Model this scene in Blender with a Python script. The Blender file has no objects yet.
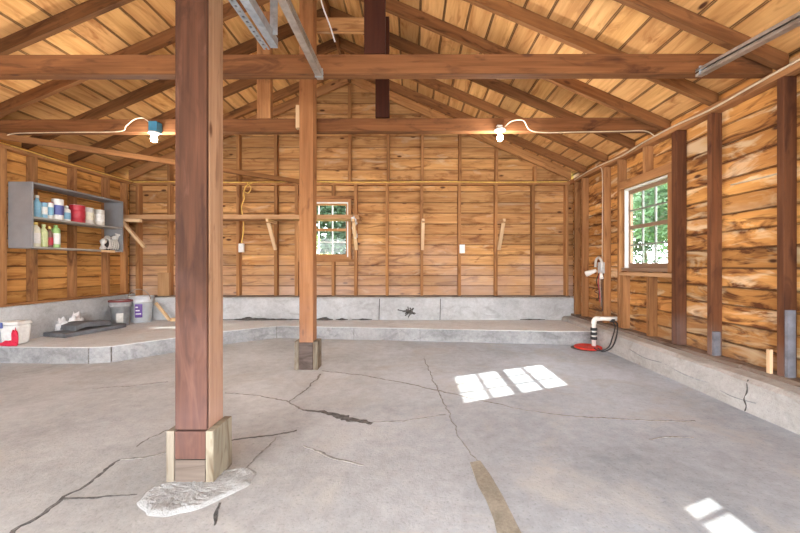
import bpy, bmesh, math, random
from mathutils import Vector, Matrix, noise

random.seed(11)
SC = bpy.context.scene
COL = SC.collection
EYE = 1.14            # camera height
F = 362.0             # focal length in pixels of the 800x533 frame

# ------------------------------------------------------------------ camera
cam_d = bpy.data.cameras.new('camera')
cam_d.sensor_width = 36.0
cam_d.lens = F / 800 * 36.0
cam_d.shift_x = -11.0 / 800
cam_d.shift_y = -1.5 / 800
cam_d.clip_start = 0.02
cam = bpy.data.objects.new('camera', cam_d)
COL.objects.link(cam)
cam.location = (0, 0, EYE)
cam.rotation_euler = (math.radians(90), 0, 0)
SC.camera = cam

# ------------------------------------------------------------------ sky, sun, exposure
world = bpy.data.worlds.new('sky')
SC.world = world
world.use_nodes = True
bg = world.node_tree.nodes['Background']
bg.inputs['Color'].default_value = (0.93, 0.965, 1.0, 1)
bg.inputs['Strength'].default_value = 6.4
sun_d = bpy.data.lights.new('sun', 'SUN')
sun_d.energy = 8.0
sun_d.angle = math.radians(0.6)
sun_d.color = (1.0, 0.95, 0.88)
sun = bpy.data.objects.new('sun', sun_d)
COL.objects.link(sun)
sun.location = (12, 6, 10)
sun.rotation_euler = Vector((-1.92, -0.83, -1.61)).to_track_quat('-Z', 'Y').to_euler()
vs = SC.view_settings
vs.view_transform = 'Standard'
vs.look = 'None'
vs.gamma = 1.0
vs.use_curve_mapping = False
vs.exposure = 1.1

# ------------------------------------------------------------------ room numbers
XR, XL = 2.78, -4.90          # room faces of the side wall studs
XM = (XR + XL) / 2            # ridge
SX = 0.10                     # stud depth
YB = 6.33                     # room face of the back wall studs
YF = -0.5                     # open front of the garage
PITCH = 0.44
ZP = EYE + 1.48               # rafter underside over the stud face
RAF = 0.16                    # rafter height measured vertically
SLAB = 0.19                   # raised slab
CURB = 0.26


def zr(x):                    # underside of the rafters at x
    return ZP + PITCH * ((XR - XM) - abs(x - XM))


def at(px, py, z=0.0):        # the point at height z seen at a pixel
    d = F * (z - EYE) / (265.0 - py)
    return Vector(((px - 411.0) * d / F, d, z))


def atd(px, py, d):           # the point at depth d seen at a pixel
    return Vector(((px - 411.0) * d / F, d, EYE + (265.0 - py) * d / F))


# ------------------------------------------------------------------ materials
def new_mat(name):
    m = bpy.data.materials.new(name)
    m.use_nodes = True
    nt = m.node_tree
    b = nt.nodes['Principled BSDF']
    return m, nt, b


def c4(c):
    return (c[0], c[1], c[2], 1)


def ramp(nt, src, stops):
    r = nt.nodes.new('ShaderNodeValToRGB')
    e = r.color_ramp.elements
    while len(e) < len(stops):
        e.new(0.5)
    for el, (p, c) in zip(e, stops):
        el.position = p
        el.color = c4(c) if not isinstance(c, (int, float)) else (c, c, c, 1)
    nt.links.new(src, r.inputs['Fac'])
    return r.outputs['Color']


def mix(nt, fac, a, b, mode='MIX'):
    n = nt.nodes.new('ShaderNodeMix')
    n.data_type = 'RGBA'
    n.blend_type = mode
    for sock, v in ((n.inputs[0], fac), (n.inputs[6], a), (n.inputs[7], b)):
        if isinstance(v, (int, float)):
            sock.default_value = v
        elif isinstance(v, tuple):
            sock.default_value = c4(v)
        else:
            nt.links.new(v, sock)
    return n.outputs[2]


def mapped_noise(nt, vec, scale, detail=4, rough=0.55, dist=0.0):
    mp = nt.nodes.new('ShaderNodeMapping')
    mp.inputs['Scale'].default_value = scale
    nt.links.new(vec, mp.inputs['Vector'])
    n = nt.nodes.new('ShaderNodeTexNoise')
    n.inputs['Scale'].default_value = 1.0
    n.inputs['Detail'].default_value = detail
    n.inputs['Roughness'].default_value = rough
    n.inputs['Distortion'].default_value = dist
    nt.links.new(mp.outputs[0], n.inputs['Vector'])
    return n.outputs[0]


def wood(name, dark, light, stain=None, stain_at=(0.5, 0.66), knots=0.6, var=(0.78, 1.12),
         pale=None, pale_at=(0.58, 0.75), rough=0.8, grain=28, bloom=None, knot_col=(0.10, 0.04, 0.018), edge=0.0, seam=0.0):
    m, nt, b = new_mat(name)
    uvn = nt.nodes.new('ShaderNodeUVMap')
    uvn.uv_map = 'UVMap'
    uv = uvn.outputs[0]
    g = mapped_noise(nt, uv, (1.3, grain, 1), 5, 0.6, 0.6)
    w = mapped_noise(nt, uv, (0.9, 7, 1), 3, 0.5, 0.8)
    f = mix(nt, 0.5, g, w)
    col = ramp(nt, f, [(0.32, dark), (0.66, light)])
    ev = nt.nodes.new('ShaderNodeUVMap')
    ev.uv_map = 'Edge'
    es = nt.nodes.new('ShaderNodeSeparateXYZ')
    nt.links.new(ev.outputs[0], es.inputs[0])
    e1 = nt.nodes.new('ShaderNodeMath')                  # 0 in the middle of a board, 1 at its long edges
    e1.operation = 'MULTIPLY_ADD'
    e1.inputs[1].default_value, e1.inputs[2].default_value = 2.0, -1.0
    nt.links.new(es.outputs[1], e1.inputs[0])
    e2 = nt.nodes.new('ShaderNodeMath')
    e2.operation = 'POWER'
    e3 = nt.nodes.new('ShaderNodeMath')
    e3.operation = 'ABSOLUTE'
    nt.links.new(e1.outputs[0], e3.inputs[0])
    nt.links.new(e3.outputs[0], e2.inputs[0])
    e2.inputs[1].default_value = 4.0
    if stain:
        sn = mapped_noise(nt, uv, (2.2, 8, 1), 4, 0.6, 1.2)
        if edge:
            ea = nt.nodes.new('ShaderNodeMath')
            ea.operation = 'MULTIPLY_ADD'
            ea.inputs[1].default_value = edge
            nt.links.new(e2.outputs[0], ea.inputs[0])
            nt.links.new(sn, ea.inputs[2])
            sn = ea.outputs[0]
        s = ramp(nt, sn, [(stain_at[0], 0), (stain_at[1], 1)])
        col = mix(nt, s, col, stain)
    if pale:
        mp = nt.nodes.new('ShaderNodeVectorMath')
        mp.operation = 'ADD'
        mp.inputs[1].default_value = (7.3, 3.1, 0)
        nt.links.new(uv, mp.inputs[0])
        s = ramp(nt, mapped_noise(nt, mp.outputs[0], (1.8, 7, 1), 4, 0.6, 0.9), [(pale_at[0], 0), (pale_at[1], 1)])
        col = mix(nt, s, col, pale)
    if knots:
        mp = nt.nodes.new('ShaderNodeMapping')
        mp.inputs['Scale'].default_value = (2.2, 5.5, 1)
        nt.links.new(uv, mp.inputs['Vector'])
        v = nt.nodes.new('ShaderNodeTexVoronoi')
        v.inputs['Scale'].default_value = 1.0
        nt.links.new(mp.outputs[0], v.inputs['Vector'])
        k = ramp(nt, v.outputs['Distance'], [(0.07, 1), (0.13, 0)])
        sep = nt.nodes.new('ShaderNodeSeparateColor')
        nt.links.new(v.outputs['Color'], sep.inputs[0])
        pick = ramp(nt, sep.outputs[0], [(1 - knots, 0), (1 - knots + 0.02, 1)])
        km = nt.nodes.new('ShaderNodeMath')
        km.operation = 'MULTIPLY'
        nt.links.new(k, km.inputs[0])
        nt.links.new(pick, km.inputs[1])
        col = mix(nt, km.outputs[0], col, knot_col)
    if bloom:                                   # pale mineral bloom soaked up from the concrete
        geo = nt.nodes.new('ShaderNodeNewGeometry')
        sp = nt.nodes.new('ShaderNodeSeparateXYZ')
        nt.links.new(geo.outputs['Position'], sp.inputs[0])
        big = mapped_noise(nt, geo.outputs['Position'], (0.9, 0.9, 1.6), 4)
        mr = nt.nodes.new('ShaderNodeMapRange')
        mr.inputs[1].default_value, mr.inputs[2].default_value = bloom[0], bloom[1]
        mr.inputs[3].default_value, mr.inputs[4].default_value = 0.75, -0.45
        nt.links.new(sp.outputs[2], mr.inputs[0])
        ad = nt.nodes.new('ShaderNodeMath')
        ad.operation = 'ADD'
        ad.use_clamp = True
        nt.links.new(mr.outputs[0], ad.inputs[0])
        nz = nt.nodes.new('ShaderNodeMath')
        nz.operation = 'MULTIPLY_ADD'
        nz.inputs[1].default_value, nz.inputs[2].default_value = 1.6, -0.95
        nt.links.new(big, nz.inputs[0])
        nt.links.new(nz.outputs[0], ad.inputs[1])
        fm = nt.nodes.new('ShaderNodeMath')
        fm.operation = 'MULTIPLY'
        fm.inputs[1].default_value = bloom[2]
        nt.links.new(ad.outputs[0], fm.inputs[0])
        col = mix(nt, fm.outputs[0], col, bloom[3])
    if seam:                                    # old dirt caught along the board joints
        dn = mapped_noise(nt, uv, (3.0, 3.0, 1), 3)
        d1 = nt.nodes.new('ShaderNodeMath')
        d1.operation = 'MULTIPLY_ADD'
        d1.inputs[1].default_value = 0.10
        nt.links.new(dn, d1.inputs[0])
        nt.links.new(e3.outputs[0], d1.inputs[2])
        col = mix(nt, ramp(nt, d1.outputs[0], [(0.93, 0), (1.02, seam)]), col, (0.07, 0.03, 0.014))
    a = nt.nodes.new('ShaderNodeAttribute')
    a.attribute_name = 'rnd'
    br = ramp(nt, a.outputs['Fac'], [(0.0, (var[0], var[0] * 0.97, var[0] * 0.92)), (0.5, (1, 0.98, 1)), (1.0, (var[1], var[1], var[1] * 0.95))])
    col = mix(nt, 1.0, col, br, 'MULTIPLY')
    nt.links.new(col, b.inputs['Base Color'])
    b.inputs['Roughness'].default_value = rough
    b.inputs['Specular IOR Level'].default_value = 0.25
    bp = nt.nodes.new('ShaderNodeBump')
    bp.inputs['Strength'].default_value = 0.25
    bp.inputs['Distance'].default_value = 0.004
    nt.links.new(g, bp.inputs['Height'])
    nt.links.new(bp.outputs[0], b.inputs['Normal'])
    return m


def concrete(name, a, c, stain, scale=1.0, bump=0.25, cool=None, near=None):
    m, nt, b = new_mat(name)
    geo = nt.nodes.new('ShaderNodeNewGeometry')
    p = geo.outputs['Position']
    n1 = mapped_noise(nt, p, (0.8 * scale,) * 3, 5, 0.6, 0.4)
    n2 = mapped_noise(nt, p, (11 * scale,) * 3, 7, 0.75)
    n3 = mapped_noise(nt, p, (60 * scale,) * 3, 3, 0.6)
    col = ramp(nt, mix(nt, 0.42, n1, n2), [(0.35, a), (0.62, c)])
    if cool:                                     # window-side daylight tinted bluish into the slab, with its bluer section
        sp = nt.nodes.new('ShaderNodeSeparateXYZ')
        nt.links.new(p, sp.inputs[0])
        mr = nt.nodes.new('ShaderNodeMapRange')
        mr.inputs[1].default_value, mr.inputs[2].default_value = -1.2, 1.2
        nt.links.new(sp.outputs[0], mr.inputs[0])
        col = mix(nt, mr.outputs[0], col, mix(nt, 1.0, col, cool, 'MULTIPLY'))
    if near:                                     # browner concrete, darker towards the doors
        sp = nt.nodes.new('ShaderNodeSeparateXYZ')
        nt.links.new(p, sp.inputs[0])
        mr = nt.nodes.new('ShaderNodeMapRange')
        mr.inputs[1].default_value, mr.inputs[2].default_value = 3.6, 2.0
        nt.links.new(sp.outputs[1], mr.inputs[0])
        col = mix(nt, mr.outputs[0], col, mix(nt, 1.0, col, near, 'MULTIPLY'))
    s = ramp(nt, mapped_noise(nt, p, (1.7 * scale, 1.7 * scale, 3 * scale), 6, 0.65, 0.8), [(0.52, 0), (0.72, 1)])
    sm = nt.nodes.new('ShaderNodeMath')
    sm.operation = 'MULTIPLY'
    sm.inputs[1].default_value = 0.7
    nt.links.new(s, sm.inputs[0])
    col = mix(nt, sm.outputs[0], col, stain)
    sp2 = ramp(nt, n3, [(0.30, 0.60), (0.43, 1.0)])
    col = mix(nt, 0.6, col, mix(nt, 1.0, col, sp2, 'MULTIPLY'))
    nt.links.new(col, b.inputs['Base Color'])
    b.inputs['Roughness'].default_value = 0.85
    b.inputs['Specular IOR Level'].default_value = 0.25
    bp = nt.nodes.new('ShaderNodeBump')
    bp.inputs['Strength'].default_value = bump
    bp.inputs['Distance'].default_value = 0.01
    nt.links.new(mix(nt, 0.4, n2, n3), bp.inputs['Height'])
    nt.links.new(bp.outputs[0], b.inputs['Normal'])
    return m


def plain(name, col, rough=0.6, metal=0.0, emit=None, strength=1.0, spread=0.12, scale=14):
    m, nt, b = new_mat(name)
    tc = nt.nodes.new('ShaderNodeTexCoord').outputs['Object']
    n = mapped_noise(nt, tc, (scale,) * 3, 4)
    lo = tuple(max(0, x * (1 - spread)) for x in col)
    hi = tuple(min(1, x * (1 + spread)) for x in col)
    nt.links.new(ramp(nt, n, [(0.35, lo), (0.65, hi)]), b.inputs['Base Color'])
    b.inputs['Roughness'].default_value = rough
    b.inputs['Metallic'].default_value = metal
    if emit:
        b.inputs['Emission Color'].default_value = c4(emit)
        b.inputs['Emission Strength'].default_value = strength
    return m


M = {}
M['back_plank'] = wood('back wall boards', (0.36, 0.155, 0.052), (0.70, 0.40, 0.165), stain=(0.20, 0.075, 0.024), stain_at=(0.53, 0.75), edge=0.05, seam=0.42,
                       pale=(0.60, 0.42, 0.27), knots=0.75, var=(0.70, 1.16), bloom=(0.55, 2.5, 0.85, (0.54, 0.41, 0.35)))
M['left_plank'] = wood('left wall boards', (0.42, 0.17, 0.043), (0.72, 0.385, 0.12), stain=(0.24, 0.085, 0.022), stain_at=(0.55, 0.76), edge=0.06, seam=0.6, knots=0.5, var=(0.7, 1.15))
M['right_plank'] = wood('right wall boards', (0.42, 0.165, 0.040), (0.74, 0.39, 0.125), stain=(0.145, 0.048, 0.015), stain_at=(0.51, 0.66), edge=0.09, seam=0.5,
                        pale=(0.76, 0.56, 0.34), pale_at=(0.53, 0.66), knots=0.7, var=(0.72, 1.15), bloom=(0.2, 1.0, 0.5, (0.40, 0.30, 0.24)))
M['roof_plank'] = wood('roof boards', (0.48, 0.222, 0.068), (0.80, 0.475, 0.195), stain=(0.36, 0.14, 0.04), stain_at=(0.55, 0.76), edge=0.03, seam=0.85, knots=0.55, var=(0.62, 1.12), grain=20)
M['rafter'] = wood('rafters', (0.120, 0.048, 0.016), (0.300, 0.136, 0.050), stain=(0.065, 0.023, 0.009), stain_at=(0.54, 0.75), knots=0.5, var=(0.7, 1.25), seam=0.3)
M['tie'] = wood('tie beams', (0.105, 0.039, 0.012), (0.265, 0.112, 0.040), stain=(0.06, 0.021, 0.009), stain_at=(0.53, 0.74), knots=0.6, var=(0.85, 1.15), seam=0.3, grain=36)
M['stud'] = wood('wall studs', (0.22, 0.095, 0.036), (0.49, 0.245, 0.098), stain=(0.14, 0.056, 0.022), stain_at=(0.56, 0.75), knots=0.4, var=(0.75, 1.25))
M['stud_dark'] = wood('dark studs', (0.075, 0.027, 0.012), (0.175, 0.068, 0.028), stain=(0.065, 0.023, 0.012), stain_at=(0.54, 0.72), knots=0.3, var=(0.8, 1.2),
                      bloom=(0.25, 0.9, 0.5, (0.30, 0.26, 0.26)))
M['post'] = wood('old post shaded front', (0.036, 0.0135, 0.006), (0.108, 0.042, 0.020), stain=(0.024, 0.009, 0.005), stain_at=(0.50, 0.74), knots=0.7, var=(0.9, 1.1),
                 pale=(0.145, 0.068, 0.042), pale_at=(0.55, 0.78), bloom=(0.3, 2.3, 0.5, (0.22, 0.13, 0.12)), grain=38)  # dark tone holds the shade on the near post's front
M['post_lit_side'] = wood('lit side post timber', (0.205, 0.110, 0.055), (0.43, 0.255, 0.145), stain=(0.15, 0.07, 0.036), stain_at=(0.55, 0.76), knots=0.3, var=(0.9, 1.1),
                      bloom=(0.3, 2.1, 0.6, (0.48, 0.33, 0.30)), grain=38)  # paler than the front board, so the post's side face looks lit
M['post_b'] = wood('newer post', (0.22, 0.090, 0.032), (0.42, 0.195, 0.076), stain=(0.14, 0.056, 0.022), stain_at=(0.55, 0.74), knots=0.6, var=(0.9, 1.1),
                   bloom=(0.2, 1.8, 0.6, (0.36, 0.225, 0.18)), grain=34)
M['hanger'] = wood('red hangers', (0.030, 0.0075, 0.004), (0.068, 0.019, 0.009), knots=0.2, var=(0.9, 1.1))
M['pale_wood'] = wood('pale scrap wood', (0.56, 0.36, 0.19), (0.82, 0.60, 0.37), knots=0.3, var=(0.85, 1.1))
M['ledge'] = wood('ledge wood', (0.38, 0.20, 0.09), (0.62, 0.38, 0.20), knots=0.35, var=(0.85, 1.1))
M['treated'] = wood('treated wood', (0.165, 0.138, 0.102), (0.285, 0.245, 0.19), stain=(0.10, 0.07, 0.045), knots=0.3, var=(0.9, 1.1), grain=34)
M['greywood_dark'] = wood('dark grey wood', (0.075, 0.055, 0.046), (0.155, 0.118, 0.10), stain=(0.05, 0.034, 0.028), knots=0.2, grain=34)
M['greywood'] = wood('weathered grey wood', (0.14, 0.100, 0.078), (0.29, 0.222, 0.178), stain=(0.09, 0.058, 0.04), knots=0.3, var=(0.85, 1.1), grain=34)
M['sash_grey'] = wood('weathered sash', (0.17, 0.10, 0.065), (0.32, 0.21, 0.145), knots=0.1, var=(0.9, 1.1))
M['sash'] = wood('window frame wood', (0.30, 0.14, 0.06), (0.48, 0.25, 0.115), knots=0.1, var=(0.9, 1.1))
M['backing'] = wood('outer siding', (0.10, 0.045, 0.02), (0.16, 0.075, 0.035), knots=0)
M['floor'] = concrete('floor concrete', (0.33, 0.333, 0.335), (0.56, 0.568, 0.575), (0.40, 0.375, 0.345), cool=(0.90, 0.98, 1.10), near=(0.70, 0.665, 0.635), bump=0.4)
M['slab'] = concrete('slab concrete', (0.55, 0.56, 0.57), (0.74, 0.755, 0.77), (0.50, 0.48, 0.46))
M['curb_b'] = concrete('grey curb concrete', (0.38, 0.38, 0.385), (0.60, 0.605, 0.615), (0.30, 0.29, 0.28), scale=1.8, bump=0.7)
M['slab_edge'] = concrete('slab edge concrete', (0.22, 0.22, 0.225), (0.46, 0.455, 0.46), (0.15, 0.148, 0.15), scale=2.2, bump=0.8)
M['curb'] = concrete('curb concrete', (0.34, 0.32, 0.30), (0.55, 0.53, 0.51), (0.26, 0.22, 0.18), scale=1.8, bump=0.7)
M['mortar'] = concrete('mortar', (0.25, 0.245, 0.24), (0.40, 0.395, 0.385), (0.24, 0.225, 0.21), scale=4, bump=1.0)
M['patch'] = concrete('tan patch', (0.20, 0.17, 0.13), (0.37, 0.325, 0.26), (0.15, 0.125, 0.095), scale=5, bump=1.0)
M['crack_thin'] = plain('thin crack dirt', (0.20, 0.185, 0.17), 0.95, spread=0.4, scale=30)
M['crack'] = plain('crack dirt', (0.085, 0.078, 0.073), 0.95, spread=0.5, scale=30)
M['zinc'] = plain('galvanized steel', (0.36, 0.40, 0.44), 0.45, 0.4, spread=0.2, scale=20)
M['track'] = plain('dull steel track', (0.38, 0.33, 0.29), 0.5, 0.6, spread=0.25, scale=12)
M['white_plastic'] = plain('white plastic', (0.78, 0.78, 0.76), 0.45, spread=0.05)
M['pvc'] = plain('white pvc', (0.82, 0.78, 0.73), 0.4, spread=0.06)
M['yellow_wire'] = plain('yellow cable', (0.80, 0.52, 0.12), 0.5)
M['white_wire'] = plain('white cable', (0.66, 0.53, 0.38), 0.5)
M['black'] = plain('black rubber', (0.03, 0.03, 0.033), 0.6)
M['mat'] = plain('dark grey rubber', (0.135, 0.14, 0.152), 0.75, spread=0.25, scale=9)
M['red'] = plain('red plastic', (0.60, 0.035, 0.02), 0.5)
M['redcloth'] = plain('red cloth', (0.62, 0.02, 0.06), 0.8)
M['grey_paint'] = plain('grey paint', (0.235, 0.235, 0.245), 0.6, spread=0.1, scale=5)
M['grey_in'] = plain('grey paint edge', (0.36, 0.345, 0.32), 0.65, spread=0.15, scale=8)
M['bucket_grey'] = plain('grey bucket plastic', (0.36, 0.365, 0.37), 0.55, spread=0.15)
M['bucket_white'] = plain('white bucket plastic', (0.66, 0.69, 0.72), 0.45, spread=0.06)
M['maroon'] = plain('maroon', (0.22, 0.05, 0.05), 0.6)
M['purple'] = plain('purple label', (0.14, 0.07, 0.30), 0.5)
M['cloth'] = plain('white cloth', (0.82, 0.82, 0.84), 0.8, spread=0.04)
M['lamp_blue'] = plain('blue box', (0.06, 0.26, 0.42), 0.5)
M['ceramic'] = plain('white ceramic', (0.82, 0.82, 0.80), 0.3, spread=0.03)
M['bulb'] = plain('lit bulb', (1, 1, 1), 0.3, emit=(0.92, 0.96, 1.0), strength=25.0, spread=0.0)
M['white_paint'] = plain('white window paint', (0.80, 0.80, 0.78), 0.5, spread=0.05)
M['window_dark'] = plain('grey window bars', (0.20, 0.20, 0.18), 0.6, spread=0.2)
M['blue_grey'] = plain('blue grey weathered paint', (0.17, 0.17, 0.195), 0.8, spread=0.3, scale=9)
for nm, c in (('c_blue', (0.22, 0.45, 0.62)), ('c_navy', (0.10, 0.12, 0.34)), ('c_red', (0.46, 0.03, 0.05)), ('c_white', (0.78, 0.78, 0.76)),
              ('c_cream', (0.74, 0.72, 0.58)), ('c_green', (0.36, 0.60, 0.22)), ('c_lime', (0.62, 0.68, 0.36)), ('c_brown', (0.17, 0.10, 0.07)),
              ('c_grey', (0.52, 0.52, 0.52)), ('c_silver', (0.62, 0.60, 0.56)), ('c_yellow', (0.75, 0.55, 0.15)), ('c_black', (0.05, 0.05, 0.05))):
    M[nm] = plain(nm[2:] + ' packaging', c, 0.45, spread=0.08, scale=30)

# panes: clear glass that lets the sun through, with a weak reflection
m, nt, b = new_mat('window glass')
tr = nt.nodes.new('ShaderNodeBsdfTransparent')
tr.inputs[0].default_value = (0.93, 0.96, 0.95, 1)
gl = nt.nodes.new('ShaderNodeBsdfGlossy')
gl.inputs['Roughness'].default_value = 0.03
fr = nt.nodes.new('ShaderNodeFresnel')
fr.inputs[0].default_value = 1.45
mx = nt.nodes.new('ShaderNodeMixShader')
gb = nt.nodes.new('ShaderNodeNewGeometry')
fm = nt.nodes.new('ShaderNodeMath')
fm.operation = 'SUBTRACT'
fm.use_clamp = True
nt.links.new(fr.outputs[0], fm.inputs[0])
nt.links.new(gb.outputs['Backfacing'], fm.inputs[1])
nt.links.new(fm.outputs[0], mx.inputs[0])
nt.links.new(tr.outputs[0], mx.inputs[1])
nt.links.new(gl.outputs[0], mx.inputs[2])
nt.links.new(mx.outputs[0], nt.nodes['Material Output'].inputs['Surface'])
M['glass'] = m


def leaf_mat(name, col):
    m, nt, b = new_mat(name)
    tc = nt.nodes.new('ShaderNodeTexCoord').outputs['Object']
    n = mapped_noise(nt, tc, (2.5,) * 3, 3)
    cc = ramp(nt, n, [(0.35, tuple(x * 0.6 for x in col)), (0.65, col)])
    nt.links.new(cc, b.inputs['Base Color'])
    b.inputs['Roughness'].default_value = 0.6
    t = nt.nodes.new('ShaderNodeBsdfTranslucent')
    nt.links.new(cc, t.inputs[0])
    x = nt.nodes.new('ShaderNodeMixShader')
    x.inputs[0].default_value = 0.45
    nt.links.new(b.outputs[0], x.inputs[1])
    nt.links.new(t.outputs[0], x.inputs[2])
    nt.links.new(x.outputs[0], nt.nodes['Material Output'].inputs['Surface'])
    return m


M['leaf_dark'] = leaf_mat('dark leaves', (0.08, 0.125, 0.075))
M['leaf_mid'] = leaf_mat('mid leaves', (0.15, 0.25, 0.13))
M['leaf_light'] = leaf_mat('light leaves', (0.30, 0.38, 0.10))
M['bark'] = wood('bark', (0.10, 0.07, 0.05), (0.2, 0.15, 0.11), knots=0)
M['lawn'] = plain('lawn', (0.16, 0.24, 0.07), 0.9, spread=0.4, scale=1.5)
M['drive'] = concrete('driveway', (0.58, 0.565, 0.55), (0.68, 0.665, 0.65), (0.52, 0.50, 0.47))

# ------------------------------------------------------------------ mesh building
WORLD = {}                    # where each top-level object's origin is


class MB:
    def __init__(self):
        self.bm = bmesh.new()
        self.uv = self.bm.loops.layers.uv.new('UVMap')
        self.uve = self.bm.loops.layers.uv.new('Edge')
        self.rnd = self.bm.faces.layers.float.new('rnd')

    def _face(self, vs, uvs, r, ue=None):
        try:
            f = self.bm.faces.new(vs)
        except ValueError:
            return None
        for l, u in zip(f.loops, uvs):
            l[self.uv].uv = u
        for k, l in enumerate(f.loops):
            l[self.uve].uv = ue[k] if ue else (0.5, 0.5)
        f[self.rnd] = r
        return f

    def hexa(self, pts, axis=0, r=None, smooth=False):
        """eight corners: index bits x=1 y=2 z=4 in local axes; the grain runs along local axis `axis`"""
        P = [Vector(p) for p in pts]
        V = [self.bm.verts.new(p) for p in P]
        r = random.random() if r is None else r
        ou, ov = random.uniform(0, 60), random.uniform(0, 60)
        faces = [((0, 2, 3, 1), 2), ((4, 5, 7, 6), 2), ((0, 1, 5, 4), 1), ((2, 6, 7, 3), 1), ((0, 4, 6, 2), 0), ((1, 3, 7, 5), 0)]
        ax = [(P[1] - P[0]).normalized(), (P[2] - P[0]).normalized(), (P[4] - P[0]).normalized()]
        for k in range(3):
            if k != axis:
                ax[k] = (ax[k] - ax[axis] * ax[k].dot(ax[axis])).normalized()
        for idx, nrm in faces:
            others = [k for k in (0, 1, 2) if k != nrm]
            if axis in others:
                ua = axis
                va = [k for k in others if k != axis][0]
            else:
                ua, va = others
            off = nrm * 3.7 + (1.3 if idx[0] in (4, 2, 1) else 0)
            uvs = [((P[i] - P[0]).dot(ax[ua]) + ou, (P[i] - P[0]).dot(ax[va]) + ov + off) for i in idx]
            ue = [(1.0 if i & (1 << ua) else 0.0, 1.0 if i & (1 << va) else 0.0) for i in idx]
            self._face([V[i] for i in idx], uvs, r, ue)

    def box(self, lo, hi, axis=0, r=None):
        lo, hi = Vector(lo), Vector(hi)
        self.hexa([(hi.x if i & 1 else lo.x, hi.y if i & 2 else lo.y, hi.z if i & 4 else lo.z) for i in range(8)], axis, r)
        return self

    def bar(self, p0, p1, w, h, up=(0, 0, 1), r=None):
        """a board from p0 to p1, w across and h along `up`"""
        p0, p1, up = Vector(p0), Vector(p1), Vector(up)
        a = (p1 - p0).normalized()
        s = a.cross(up).normalized()
        u = s.cross(a).normalized()
        self.hexa([(p1 if i & 1 else p0) + s * (w / 2 if i & 2 else -w / 2) + u * (h / 2 if i & 4 else -h / 2) for i in range(8)], 0, r)
        return self

    def tube(self, pts, rad, n=8, cap=True):
        pts = [Vector(p) for p in pts]
        rads = rad if isinstance(rad, (list, tuple)) else [rad] * len(pts)
        r = random.random()
        rings = []
        prev = None
        L = 0
        for i, p in enumerate(pts):
            t = (pts[min(i + 1, len(pts) - 1)] - pts[max(i - 1, 0)]).normalized()
            if prev is None:
                s = t.cross(Vector((0, 0, 1)))
                if s.length < 1e-3:
                    s = t.cross(Vector((0, 1, 0)))
            else:
                s = prev - t * prev.dot(t)
            s.normalize()
            prev = s
            q = t.cross(s)
            if i:
                L += (p - pts[i - 1]).length
            rings.append(([self.bm.verts.new(p + (s * math.cos(a) + q * math.sin(a)) * rads[i])
                           for a in [2 * math.pi * k / n for k in range(n)]], L))
        for (A, la), (B, lb) in zip(rings, rings[1:]):
            for k in range(n):
                j = (k + 1) % n
                f = self._face([A[k], A[j], B[j], B[k]], [(la, k * .02), (la, k * .02 + .02), (lb, k * .02 + .02), (lb, k * .02)], r)
                if f:
                    f.smooth = True
        if cap:
            self._face(rings[0][0][::-1], [(0, 0)] * n, r)
            self._face(rings[-1][0], [(0, 0)] * n, r)
        return self

    def lathe(self, c, prof, n=24, a0=0.0, a1=2 * math.pi, axis=None):
        """(radius, height) profile turned about a vertical axis through c"""
        c = Vector(c)
        full = abs(a1 - a0 - 2 * math.pi) < 1e-6
        m_ = n if full else n + 1
        rings = []
        r = random.random()
        for rad, z in prof:
            if rad < 1e-5:
                rings.append([self.bm.verts.new(c + Vector((0, 0, z)))])
            else:
                rings.append([self.bm.verts.new(c + Vector((rad * math.cos(a0 + (a1 - a0) * k / n), rad * math.sin(a0 + (a1 - a0) * k / n), z))) for k in range(m_)])
        for A, B in zip(rings, rings[1:]):
            for k in range(n):
                j = (k + 1) % m_
                vs_ = [A[k] if len(A) > 1 else A[0], A[j] if len(A) > 1 else A[0], B[j] if len(B) > 1 else B[0], B[k] if len(B) > 1 else B[0]]
                u = []
                for v in vs_:
                    if v not in u:
                        u.append(v)
                if len(u) > 2:
                    f = self._face(u, [(k * .05, 0)] * len(u), r)
                    if f:
                        f.smooth = True
        return self

    def poly(self, pts, h):
        """a flat outline standing h high (pts at its foot)"""
        r = random.random()
        A = [self.bm.verts.new(Vector(p)) for p in pts]
        B = [self.bm.verts.new(Vector(p) + Vector((0, 0, h))) for p in pts]
        n = len(A)
        self._face(B, [(v.co.x, v.co.y) for v in B], r)
        self._face(A[::-1], [(v.co.x, v.co.y) for v in A[::-1]], r)
        for k in range(n):
            j = (k + 1) % n
            self._face([A[k], A[j], B[j], B[k]], [(0, 0), (1, 0), (1, h), (0, h)], r)
        return self

    def blob(self, c, size, rough=0.25, seed=0, sub=3, freq=3.0, flat=True):
        ret = bmesh.ops.create_icosphere(self.bm, subdivisions=sub, radius=1.0)
        for v in ret['verts']:
            d = 1 + rough * noise.noise(v.co * freq + Vector((seed, seed * 2.3, 1)))
            p = v.co * d
            if flat and p.z < -0.35:
                p.z = -0.35
            v.co = Vector(c) + Vector((p.x * size[0], p.y * size[1], (p.z + (0.35 if flat else 0)) * size[2]))
        return self

    def build(self, name, mat, parent=None, bevel=0.0, smooth=False):
        bmesh.ops.recalc_face_normals(self.bm, faces=self.bm.faces)
        me = bpy.data.meshes.new(name)
        if parent is None:
            xs = [v.co for v in self.bm.verts]
            lo = Vector((min(p.x for p in xs), min(p.y for p in xs), min(p.z for p in xs)))
            hi = Vector((max(p.x for p in xs), max(p.y for p in xs), max(p.z for p in xs)))
            loc = Vector(((lo.x + hi.x) / 2, (lo.y + hi.y) / 2, lo.z))
        else:
            loc = WORLD[parent.name]
        for v in self.bm.verts:
            v.co -= loc
        if smooth:
            for f in self.bm.faces:
                f.smooth = True
        self.bm.to_mesh(me)
        self.bm.free()
        o = bpy.data.objects.new(name, me)
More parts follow.
